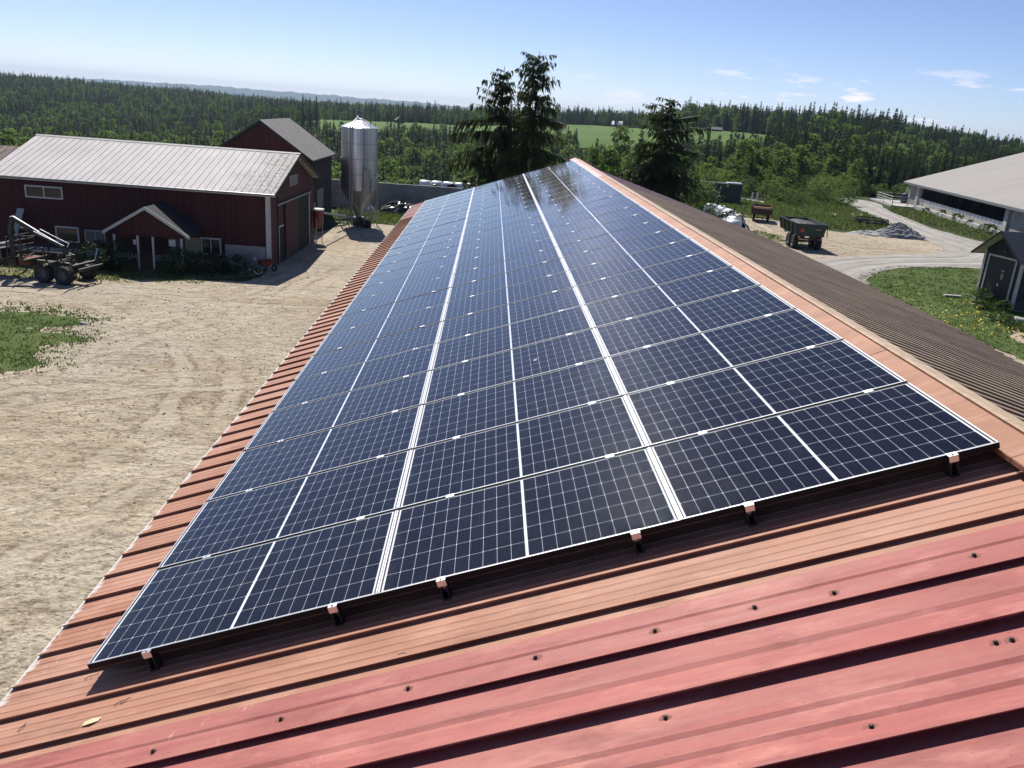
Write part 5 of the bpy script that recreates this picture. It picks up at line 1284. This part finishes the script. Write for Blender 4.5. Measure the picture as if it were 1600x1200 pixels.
m_ = MB(); m_.box((-.98, 0, .84), (.98, 3.6, .9)); m_.box((-.98, 0, .9), (-.93, 3.6, 1.55)); m_.box((.93, 0, .9), (.98, 3.6, 1.55)); m_.box((-.93, 3.55, .9), (.93, 3.6, 1.55))
for sx in (-1, 1):
    for yy in (.02, 1.2, 2.4, 3.5): m_.bar((sx * 1.0, yy, .84), (sx * 1.0, yy, 1.58), .06, .06)
m_.build('box', M_oldred, RT)
m_ = MB(); m_.box((-.93, -.04, .86), (.93, .0, 1.46)); m_.box((-1.0, -.07, 1.50), (1.0, -.02, 1.58)); m_.build('tailgate', M_oldred, RT)
m_ = MB(); m_.box((-.95, 0.3, 1.3), (.95, 3.5, 1.36)); m_.build('load', M_rust, RT)
for sx in (-1, 1):
    m_ = MB(); m_.bar((sx * .98, -.06, 1.46), (sx * .98, -.06, 1.72), .05, .05); m_.build('corner_post', M_cream, RT)

# container and small shelter behind the leafy tree
CT_ = thing('container', 'dark green container with white item on top, standing beyond the trees', 'container', (29.2, 107.6, gz(30, 107)), R_(-6))
m_ = MB(); m_.box((-2.9, 0, .15), (3.1, 2.4, 2.35))
for x in np.arange(-2.8, 3.0, .28): m_.box((x, -.05, .3), (x + .14, 0, 2.2))
m_.box((-2.9, -.06, .1), (3.1, 2.46, .28)); m_.box((-2.95, -.06, 2.24), (3.15, 2.46, 2.42)); m_.build('shell', M_green, CT_)
m_ = MB(); m_.box((1.2, .2, 2.42), (3.05, 1.6, 2.56)); m_.build('roof_sheet', M_bale, CT_)
o = heap('h', 1.7, 1.1, 1.0, 13, sharp=2.6, rough=.07).build('tarpaulin_heap', pbr('blue grey tarpaulin', (.10, .14, .16), .5, .2, 3), None, loc=(24.5, 107.4, gz(24.5, 107))); tag(o, 'low heap under a blue grey tarpaulin left of the dark container', 'heap')
for k, x in enumerate((36.0, 36.7)):
    m_ = MB(); m_.tube((0, 0, 0), (0, 0, 1.0), .11, .10, 10); m_.lathe([(.10, 1.0), (.07, 1.06), (.0001, 1.07)], 10); o = m_.build('marker_post', M_white, None, loc=(x, 114.5, gz(x, 114))); tag(o, ['left of two short white posts by the track near the container', 'right of two short white posts by the track near the container'][k], 'post')

# ------------------------------------------------------------------ big grey cattle barn
BG = thing('cattle_barn', 'wide low cattle barn with large plain grey roof and open side', 'barn', (63.84, 124.38, ZE0), R_(-9.5))
# local x: away from the yard, local y: along the wall (far end +, towards the viewer -)
YN = -62.0; YF = 4.6
m_ = MB(); sl = math.tan(R_(19)); m_.prism([(-.8, YF + .8, 3.02), (22, YF + .8, 3.02 + 22.8 * sl), (22, YN, 3.02 + 22.8 * sl), (-.8, YN, 3.02)], (0, 0, .16)); fix_normals(m_.build('roof', M_bigroof, BG))
m_ = MB(); m_.prism([(22, YF + .8, 3.02 + 22.8 * sl), (44.8, YF + .8, 3.02), (44.8, YN, 3.02), (22, YN, 3.02 + 22.8 * sl)], (0, 0, .16)); fix_normals(m_.build('roof', M_bigroof, BG))
m_ = MB(); m_.box((-.82, YN, 2.86), (-.74, YF + .8, 3.14)); m_.build('eave_board', M_galvdull, BG)
m_ = MB(); m_.prism([(0, YF - .3, 0), (44, YF - .3, 0), (44, YF - .3, 3.0), (22, YF - .3, 9.8), (0, YF - .3, 3.0)], (0, .3, 0)); fix_normals(m_.build('end_wall', M_concrete, BG))
m_ = MB(); m_.box((0, -32.4, 0), (.2, -.5, .72)); m_.build('low_wall', M_concrete, BG)
m_ = MB(); m_.box((.0, .5, 0), (.22, YF - .3, 2.95)); m_.box((0, YN, 0), (.22, -32.4, 2.95)); m_.build('wall', M_concrete, BG)
m_ = MB(); m_.box((6.0, -34, 0), (6.2, YF - .5, 3.9)); m_.box((.2, -34, -.05), (6, YF - .5, .05)); m_.build('inner_wall', M_dark, BG)
m_ = MB(); m_.box((.3, -33, 3.0), (6.0, YF - .5, 3.06)); m_.build('ceiling', M_dark, BG)
for y in (-.25, -31.6):
    m_ = MB(); m_.box((-.25, y - .5, 0), (.3, y + .5, 2.95)); m_.build('pillar', M_concrete_l, BG)
for y in (-6, -11.5, -17, -22.5):
    m_ = MB(); m_.tube((2.2, y, 1.0), (2.2, y, 2.9), .55, None, 14); m_.build('fan', M_dark, BG)
m_ = MB(); m_.box((-.02, -31.1, .72), (.1, -.75, 1.2)); cu = m_.build('wind_curtain', M_bale, BG)
m_ = MB(); [m_.box((-.05, y, .72), (-.02, y + .06, 1.25)) for y in np.arange(-31, -1, 1.25)]; m_.build('curtain_slats', M_galvdull, cu)
m_ = MB(); m_.box((-1.6, -31, .0), (-.02, -1.0, .22)); m_.build('apron', M_concrete, BG)
m_ = MB(); m_.bar((-.1, YF + .4, 2.3), (-.3, YF + .5, 0.0), .12, .12); m_.build('downpipe', M_white, BG)
for k in range(5):
    m_ = MB(); m_.box((0, -.22, 0), (.4, .22, .42)); m_.v = [(x * 1, y, z) for x, y, z in m_.v]
    m_ = MB(); m_.box((-.22, -2.9, 0), (.22, 2.9, .42)); m_.box((-.17, -2.9, .42), (.17, 2.9, .47))
    o = m_.build('kerb_block', M_concrete_l, None, loc=(61.0 - .96 * k, 117.3 - 6.0 * k, ZE0)); o.rotation_euler = (0, 0, R_(-9.5)); tag(o, 'pale concrete edging block beside the cattle barn, %s from the pen' % ORD[k], 'concrete block', 'concrete edging along the cattle barn')
# pen of white rails at the far corner
PN = thing('cattle_pen', 'small pen of pale rails on a concrete slab at the barn corner', 'pen', (59.3, 122.5, ZE0), R_(-9.5))
m_ = MB(); m_.box((-.8, -2.5, 0), (3.6, 9, .18)); m_.build('slab', M_concrete_l, PN)
for side, pts_ in enumerate([[(-.7, -2.4), (-.7, 2), (-.7, 6)], [(-.7, -2.4), (1.4, -2.4), (3.4, -2.4)], [(-.7, 6), (1.4, 6), (3.4, 6)]]):
    m_ = MB()
    for (x, y) in pts_: m_.tube((x, y, .18), (x, y, 1.5), .05, None, 8)
    for z in ((.6, 1.0, 1.45) if side else (.45, .75, 1.05, 1.42)): m_.tube((*pts_[0], z), (*pts_[-1], z), .035, None, 8)
    m_.build('rail_panel', M_white if side == 0 else M_galvdull, PN)
m_ = MB(); m_.lathe([(.45, .18), (.5, .9), (.42, 1.5), (.0001, 1.7)], 14, (2.9, 4.5, 0)); m_.build('water_tank', pbr('dark blue tank', (.03, .045, .09), .5, .15, 4), PN)
# black ring feeder and gravel heap
m_ = MB(); Rr = 1.75
for z in (.1, .42, .72):
    for i in range(28):
        a0, a1 = 2 * math.pi * i / 28, 2 * math.pi * (i + 1) / 28; m_.tube((Rr * math.cos(a0), Rr * math.sin(a0), z), (Rr * math.cos(a1), Rr * math.sin(a1), z), .06, None, 6)
for i in range(14):
    a = 2 * math.pi * i / 14; m_.tube((Rr * math.cos(a), Rr * math.sin(a), 0), (Rr * math.cos(a), Rr * math.sin(a), .74), .05, None, 6)
    m_.tube((0, 0, .55), (Rr * math.cos(a), Rr * math.sin(a), .42), .03, None, 6)
o = m_.build('ring_feeder', M_tyre, None, loc=(42.9, 92.6, ZE0)); tag(o, 'round black ring feeder lying in the grass by the bend of the road', 'feeder')
o = heap('h', 2.9, 1.9, 1.35, 21, n=40, rings=16, rough=.05, sharp=1.25).build('gravel_heap', M_heap, None, smooth=False, loc=(41.6, 83.4, ZE0)); tag(o, 'blue grey heap of gravel at the edge of the far yard', 'heap')
o = heap('h', 2.2, 1.2, .5, 22, n=36, rings=12, rough=.06, sharp=1.3).build('gravel_heap', pbr('pale gravel', (.42, .40, .37), .95, .2, 1.5, bump=.04, bscale=6), None, loc=(38.4, 83.2, ZE0)); tag(o, 'low pale spread of gravel left of the blue grey heap', 'heap')

# ------------------------------------------------------------------ charcoal shed
SD = thing('garden_shed', 'charcoal shed with white trim, double door and steel roof', 'shed', (31.35, 51.15, ZE0), R_(-90 + 9.5))
# local x along the front (left corner 0 -> right corner WS), local +y goes into the shed
WS, DS, HS, HP = 3.05, 5.0, 3.35, 4.55
m_ = MB(); m_.prism([(0, 0, .1), (WS, 0, .1), (WS, 0, HS), (WS / 2, 0, HP - .12), (0, 0, HS)], (0, DS, 0)); fix_normals(m_.build('wall', boards('charcoal boards', (.018, .020, .024), .14, 0, .7, .25), SD))
m_ = MB(); m_.box((.05, .05, -.2), (WS - .05, DS - .05, .1)); m_.build('plinth', M_concrete, SD)
slp = (HP - HS) / (WS / 2); OV = .52
for sx in (-1, 1):
    xo = WS / 2 + sx * (WS / 2 + OV); zo = HS - OV * slp
    m_ = MB(); m_.prism([(xo, -.62, zo), (WS / 2, -.62, HP), (WS / 2, -.62, HP + .05), (xo, -.62, zo + .05)], (0, DS + 1.1, 0)); ro = fix_normals(m_.build('soffit', M_soffit, SD))
    m_ = MB(); nrm = Vector((sx * slp, 0, 1)).normalized(); yv = -.66; pr = [(-.66, .055)]
    while yv + .2 < DS + .5:
        pr += [(yv + .13, .055), (yv + .15, .085), (yv + .18, .085), (yv + .2, .055)]; yv += .2
    pr.append((DS + .52, .055)); n = len(pr)
    for (bx, bz) in ((xo + sx * .03, zo - .03 * slp), (WS / 2, HP)):
        for y, h in pr: m_.v.append((bx + nrm.x * h, y, bz + nrm.z * h))
    for i in range(n - 1): m_.f.append((i, i + 1, n + i + 1, n + i)); m_.m.append(0)
    m_.build('roof', M_shedroof, SD)
    m_ = MB(); m_.bar((xo, -.65, zo + .03), (WS / 2, -.65, HP + .03), .03, .14); m_.build('bargeboard', M_black, SD)
for x in (0, WS):
    m_ = MB(); m_.box((x - .09, -.035, .12), (x + .09, -.002, HS - .05 if x == 0 else HS - .05)); m_.build('corner_board', M_white, SD)
m_ = MB(); m_.box((WS + .002, -.002, .12), (WS + .035, .14, HS - .1)); m_.build('corner_board', M_white, SD)
dx0, dx1, dz = .42, 2.55, 2.98
m_ = MB(); m_.box((dx0 - .11, -.045, .12), (dx0, -.002, dz + .11)); m_.box((dx1, -.045, .12), (dx1 + .11, -.002, dz + .11)); m_.box((dx0, -.045, dz), (dx1, -.002, dz + .11)); m_.build('door_frame', M_white, SD)
for a, b_ in ((dx0, (dx0 + dx1) / 2 - .006), ((dx0 + dx1) / 2 + .006, dx1)):
    m_ = MB(); m_.box((a, -.022, .14), (b_, -.004, dz)); do = m_.build('door', boards('charcoal door boards', (.020, .021, .025), .16, 0, .6, .2), SD)
m_ = MB(); m_.bar((1.52, -.05, 1.35), (1.62, -.05, 1.35), .03, .03); m_.box((1.56, -.03, 1.25), (1.6, -.02, 1.45)); m_.build('handle', M_chrome, do)
m_ = MB(); m_.box((1.66, -.034, 1.72), (1.84, -.023, 2.06)); m_.build('warning_sign', pbr('faded sign plate', (.40, .37, .22), .6, .4, 14), do)
m_ = MB(); m_.box((1.62, -.032, 2.18), (1.86, -.023, 2.28)); m_.build('name_plate', M_galvdull, do)
m_ = MB(); m_.lathe([(.05, -.16), (.06, -.1), (.02, -.02), (.02, 0)], 10, (WS / 2, 0, 3.62), axis='y'); m_.bar((WS / 2, -.04, 3.35), (WS / 2, -.10, 3.42), .06, .06); m_.build('outdoor_lamp', M_galvdull, SD)
for k, (x, y, h, rad_, sd_, lab) in enumerate([(31.0, 50.0, 1.0, .6, 71, 'green shrub against the left side of the shed door'), (31.1, 49.2, .8, .5, 72, 'low green shrub under the middle of the shed doors'), (31.2, 47.9, .7, .55, 73, 'leafy weed clump by the right corner of the shed'), (30.3, 48.4, .5, .55, 74, 'grassy weed clump in front of the plank'),
                                               (29.5, 45.0, .5, .7, 75, 'dandelion clump beside the pale stone'), (31.6, 45.2, .55, .7, 76, 'green weed clump right of the pale stone near the shed'), (29.2, 43.0, .5, .7, 77, 'green weed clump at the edge of the bare sand')]):
    Q, MI = leafy_data(h, rad_, sd_, 34, 22, .06, base=.02, trunk=False, oval=1.2); o = link('shrub', card_mesh('shrub', Q, [M_shrub, M_bark], MI)); o.location = (x, y, ZE0); tag(o, lab, 'shrub', 'shrubs around the charcoal shed')
m_ = MB(); m_.bar((0, 0, .05), (.5, -1.2, .06), .14, .05); o = m_.build('plank', M_wood, None, loc=(30.3, 49.9, ZE0)); tag(o, 'pale plank lying in the grass before the shed', 'plank')
m_ = MB(); m_.bar((-.7, .2, .10), (.3, 0, .12), .3, .1); o = m_.build('stone_slab', M_stone, None, loc=(30.4, 51.6, ZE0)); tag(o, 'flat grey slab in the grass beside the left shed corner', 'slab')
def rock(name, loc, s3, seed, label, mat=M_stone):
    import bmesh
    bm = bmesh.new(); bmesh.ops.create_icosphere(bm, subdivisions=3, radius=1.0); r = np.random.default_rng(seed); ph_ = r.uniform(0, 6, 6)
    for v in bm.verts:
        k = 1 + .16 * math.sin(3 * v.co.x + ph_[0]) * math.cos(2.4 * v.co.y + ph_[1]) + .10 * math.sin(6 * v.co.z + 4 * v.co.x + ph_[2])
        v.co = Vector((v.co.x * s3[0], v.co.y * s3[1], v.co.z * s3[2])) * k
    me = bpy.data.meshes.new(name); bm.to_mesh(me); bm.free(); me.materials.append(mat)
    for p in me.polygons: p.use_smooth = True
    o = link(name, me); o.location = loc; tag(o, label, 'stone'); return o
rock('stone', (30.4, 44.8, ZE0 + .12), (.55, .4, .3), 3, 'pale rounded stone in the grass below the shed')
rock('stone', (-18.6, 38.3, .04), (.22, .14, .10), 4, 'small white stone at the tip of the western lawn')
Q, MI = leafy_data(.9, .6, 81, 30, 20, .07, base=.02, trunk=False, oval=1.2)
for k, (x, y, lab) in enumerate([(59.6, 113.2, 'first green shrub along the edging blocks, nearest the pen'), (60.2, 110, 'green shrub second from the pen along the edging blocks'), (59.0, 104, 'green shrub in the middle of the edging block row'), (58.3, 99.8, 'green shrub before the nearer edging blocks'), (57.0, 94.4, 'wide green shrub at the near end of the edging blocks'), (56.6, 92.5, 'last green shrub along the barn, hidden partly by the shed roof'), (52.2, 124.0, 'green sapling at the far bend of the gravel road')]):
    o = link('shrub', card_mesh('shrub', Q, [M_shrub, M_bark], MI)) if k == 0 else o.copy()
    if k: COL.objects.link(o)
    o.location = (x, y, ZE0); o.rotation_euler = (0, 0, k * 1.7); o.scale = (.8 + .15 * (k % 3),) * 3; tag(o, lab, 'shrub', 'shrubs along the cattle barn')
# young growth at the wood's edge
protoS = []
for k in range(3):
    Q, MI = leafy_data(3.0, 1.5, 300 + k, 55, 26, .10, base=.03, trunk=False, oval=1.2); protoS.append(card_mesh('bush', Q, [M_birch if k else M_shrub, M_bark], MI))
rb = np.random.default_rng(12); nb = 0
ROADP = np.array(ROAD)
while nb < 110:
    t = rb.uniform(.24, .62); y = rb.uniform(103, 150); x = t * y
    if inside([x], [y], ROADP)[0] or inside([x], [y], np.array(YARD_E))[0] or (x > 52 and y < 134) or (x > 56 and y < 140) or (t < .33 and y < 118): continue
    if y < 112 and rb.random() < .75: continue
    o = link('bush', protoS[nb % 3]); s_ = rb.uniform(.5, 1.25) * (.55 if y < 115 else 1); o.location = (x, y, gz(x, y) - .1); o.scale = (s_ * 1.1, s_ * 1.1, s_); o.rotation_euler = (0, 0, rb.uniform(0, 6.28))
    tag(o, 'light green bush among the young growth between the far yard and the wood', 'bush', 'young growth at the edge of the wood'); nb += 1

# ------------------------------------------------------------------ houses beyond the meadow
def house(x, y, w_, d_, h_, rh, wallm, roofm, rz, lab, name='house'):
    z = gz(x, y) - .3; H_ = thing(name, lab, 'house', (x, y, z), rz)
    m_ = MB(); m_.prism([(-w_ / 2, -d_ / 2, 0), (w_ / 2, -d_ / 2, 0), (w_ / 2, -d_ / 2, h_), (0, -d_ / 2, h_ + rh), (-w_ / 2, -d_ / 2, h_)], (0, d_, 0)); fix_normals(m_.build('wall', wallm, H_))
    m_ = MB()
    for sx in (-1, 1): m_.prism([(sx * (w_ / 2 + .5), -d_ / 2 - .4, h_ - .3), (0, -d_ / 2 - .4, h_ + rh + .05), (0, -d_ / 2 - .4, h_ + rh + .25), (sx * (w_ / 2 + .5), -d_ / 2 - .4, h_ - .1)], (0, d_ + .8, 0))
    fix_normals(m_.build('roof', roofm, H_))
    m_ = MB(); [m_.box((xx - .5, -d_ / 2 - .04, 1.0), (xx + .5, -d_ / 2 - .005, 2.2)) for xx in (-w_ / 4, w_ / 4)]; m_.build('window', M_glassdark, H_)
house(-62, 585, 5, 5, 2.8, 2.0, M_farred, M_slate, .3, 'small dark house at the far rim of the meadow left of the tall spruces')
house(92.5, 640, 7, 7, 2.6, 2.2, M_houseyellow, M_bale, 1.3, 'pale far house with white roof on the meadow behind the broad spruce')
house(146, 566, 5, 6, 3.6, 2.8, M_farred, M_slate, .2, 'dark red house under the trees on the hill meadow')
house(138, 530, 5, 6, 1.8, 1.2, M_black, M_slate, 1.4, 'low dark hut in the middle of the hill meadow', 'hut')

# ------------------------------------------------------------------ grass and flowers
def grow(poly, d):
    n = len(poly); out = []
    for i in range(n):
        a, b_, c = Vector(poly[i - 1]), Vector(poly[i]), Vector(poly[(i + 1) % n]); t = (c - a).normalized(); out.append((b_.x + t.y * d, b_.y - t.x * d))
    ar = sum(poly[i][0] * poly[(i + 1) % n][1] - poly[(i + 1) % n][0] * poly[i][1] for i in range(n))
    return out if ar > 0 else [(2 * p[0] - q[0], 2 * p[1] - q[1]) for p, q in zip(poly, out)]
def tufts(name, regions, label, seed, blade=(.05, .22), mat=M_blade):
    r = np.random.default_rng(seed); V = []; 
    for (poly, n, hmin, hmax, excl) in regions:
        P = np.array(poly, float); lo, hi = P.min(0), P.max(0); k = 0
        while k < n:
            xy = r.uniform(lo, hi, (n * 2, 2)); ok = inside(xy[:, 0], xy[:, 1], P)
            for e in excl: ok &= ~inside(xy[:, 0], xy[:, 1], np.array(e))
            xy = xy[ok][:n - k]; k += len(xy)
            if len(xy) == 0: break
            z = ground_z(xy[:, 0], xy[:, 1])
            for (x, y), zz in zip(xy, z):
                for b_ in range(5):
                    a = r.uniform(0, 6.28); h = r.uniform(hmin, hmax); l = r.uniform(.1, .6) * h; w_ = blade[0] * r.uniform(.5, 1)
                    ox, oy = r.normal(0, .10, 2); c_, s_ = math.cos(a), math.sin(a); bx, by = x + ox, y + oy
                    V.append([(bx - s_ * w_, by + c_ * w_, zz), (bx + s_ * w_, by - c_ * w_, zz), (bx + c_ * l + s_ * w_ * .3, by + s_ * l - c_ * w_ * .3, zz + h), (bx + c_ * l - s_ * w_ * .3, by + s_ * l + c_ * w_ * .3, zz + h)])
    o = link(name, card_mesh(name, V, [mat], None)); tag(o, label, 'grass', kind='stuff'); return o
tufts('grass', [(LAWN_E, 5200, .04, .13, []), (LAWN_W, 3600, .04, .13, []), ([(-13.2, 77.6), (-9, 78.3), (-5.5, 77.4), (-2.2, 76), (-1.2, 88.4), (-15, 88.4), (-14.8, 78.5)], 1500, .15, .45, []), (STRIP, 1000, .05, .2, []), (grow(LAWN_W, 1.7), 800, .03, .10, [LAWN_W]), (grow(LAWN_W, .7), 900, .03, .12, [LAWN_W]), (grow(LAWN_E, .8), 900, .03, .10, [LAWN_E]), (grow(STRIP, .9), 500, .03, .12, [STRIP])], 'green lawn grass around the yard', 5)
tufts('tall_grass', [([(34, 87), (38, 84.5), (44, 83.5), (47, 88), (47.5, 100), (49, 112), (52, 127), (52, 134), (40, 120), (34, 104), (30, 96)], 3000, .10, .38, [ROAD]), ([(14.4, 64), (14.4, 99), (22, 98), (30, 95.5), (33, 92), (27, 90.5), (24.5, 86), (25.5, 80.5), (27.5, 77.5), (25.6, 72), (23.6, 66)], 1300, .06, .22, []),
                      ([(24, 96), (34, 92), (38, 105), (34, 118), (24, 112)], 1600, .08, .3, []), ([(51.5, 82), (60, 90), (62, 112), (58, 120), (54, 112), (51.8, 98)], 900, .08, .3, [])], 'tall green weeds and grass between the far yard and the wood', 6, (.09, .3))
r = np.random.default_rng(9); V = []
P = np.array([(24.8, 42), (25.6, 51), (31, 52), (31.5, 47), (33, 44), (30, 40)])
while len(V) < 240:
    x, y = r.uniform(24, 34), r.uniform(39, 53)
    if not inside([x], [y], P)[0] or (y > 47 and r.random() < .7): continue
    s_ = r.uniform(.025, .05); z = 1.5 + r.uniform(.1, .25); tx, ty = r.normal(0, .25, 2)
    V.append([(x - s_, y - s_, z - s_ * (tx + ty)), (x + s_, y - s_, z + s_ * (tx - ty)), (x + s_, y + s_, z + s_ * (tx + ty)), (x - s_, y + s_, z + s_ * (ty - tx))])
o = link('dandelions', card_mesh('dandelions', V, [M_dandelion], None)); tag(o, 'yellow dandelion heads scattered over the grass below the shed', 'flowers', kind='stuff')

# clods and small stones lying on the yard
r = np.random.default_rng(77); V = []; F = []
ico = np.array([(0, 0, 1), (.9, 0, .2), (.28, .85, .25), (-.73, .53, .2), (-.73, -.53, .25), (.28, -.85, .2), (0, 0, -.5)]); icf = [(0, 1, 2), (0, 2, 3), (0, 3, 4), (0, 4, 5), (0, 5, 1), (6, 2, 1), (6, 3, 2), (6, 4, 3), (6, 5, 4), (6, 1, 5)]
WY = np.array([(-30, 12), (-3.2, 8), (-3.2, 60), (-12, 60), (-13.5, 50), (-30, 46)]); EY = np.array([(16, 60), (27, 60), (33, 66), (44, 70), (42, 80), (28, 90), (16, 95)])
cl = r.normal(0, 1, (60, 2)) * (7, 11) + (-13, 30)
n_ = 0
while n_ < 5200:
    if n_ < 4300:
        c_ = cl[r.integers(0, 60)]; x, y = (c_ + r.normal(0, 1, 2) * (1.6, .9)) if r.random() < .6 else (r.uniform(-30, -3), r.uniform(8, 56))
        if not inside([x], [y], WY)[0] or inside([x], [y], np.array(LAWN_W))[0]: continue
    else:
        x, y = r.uniform(16, 46), r.uniform(60, 95)
        if not inside([x], [y], EY)[0]: continue
    sz = .014 + .045 * r.random() ** 3; a = r.uniform(0, 6.28); k_ = ico * (sz * r.uniform(.8, 1.5), sz * r.uniform(.7, 1.1), sz * r.uniform(.5, .9)) * r.uniform(.8, 1.2, (7, 1))
    V.append(np.stack([x + k_[:, 0] * math.cos(a) - k_[:, 1] * math.sin(a), y + k_[:, 0] * math.sin(a) + k_[:, 1] * math.cos(a), gz(x, y) + .018 + k_[:, 2]], -1)); F.append(np.array(icf) + n_ * 7); n_ += 1
o = link('gravel', np_mesh('gravel', np.concatenate(V), np.concatenate(F), pbr('clods and stones', (.27, .22, .16), .95, .4, 3))); tag(o, 'loose clods and small stones on the sandy yards', 'gravel', kind='stuff')
# wheel tracks across the western yard
M_rut = ground_mat('churned darker sand', [(.3, (.24, .19, .135)), (.6, (.34, .28, .21))], .8, [(5, .5, .65, .7, (.15, .11, .075), None), (9, .55, .68, .6, (.5, .44, .35), None)], .10, 6)
M_press = ground_mat('pressed pale sand', [(.3, (.40, .345, .27)), (.6, (.50, .44, .35))], .5, [(6, .55, .68, .5, (.25, .2, .14), None)], .04, 8)

# ------------------------------------------------------------------ air
HZ = MB(); HZ.box((-12500, -380, -200), (12500, 12500, 95))
mh = bpy.data.materials.new('air'); mh.use_nodes = True; nt = mh.node_tree; nt.nodes.remove(nt.nodes['Principled BSDF'])
pv = nt.nodes.new('ShaderNodeVolumePrincipled'); pv.inputs['Color'].default_value = (.58, .76, 1.0, 1); pv.inputs['Density'].default_value = 7.5e-5; pv.inputs['Anisotropy'].default_value = .2
nt.links.new(pv.outputs[0], nt.nodes['Material Output'].inputs['Volume'])
hz = HZ.build('haze', mh); tag(hz, kind='stuff'); hz['label'] = 'thin summer haze over the land'
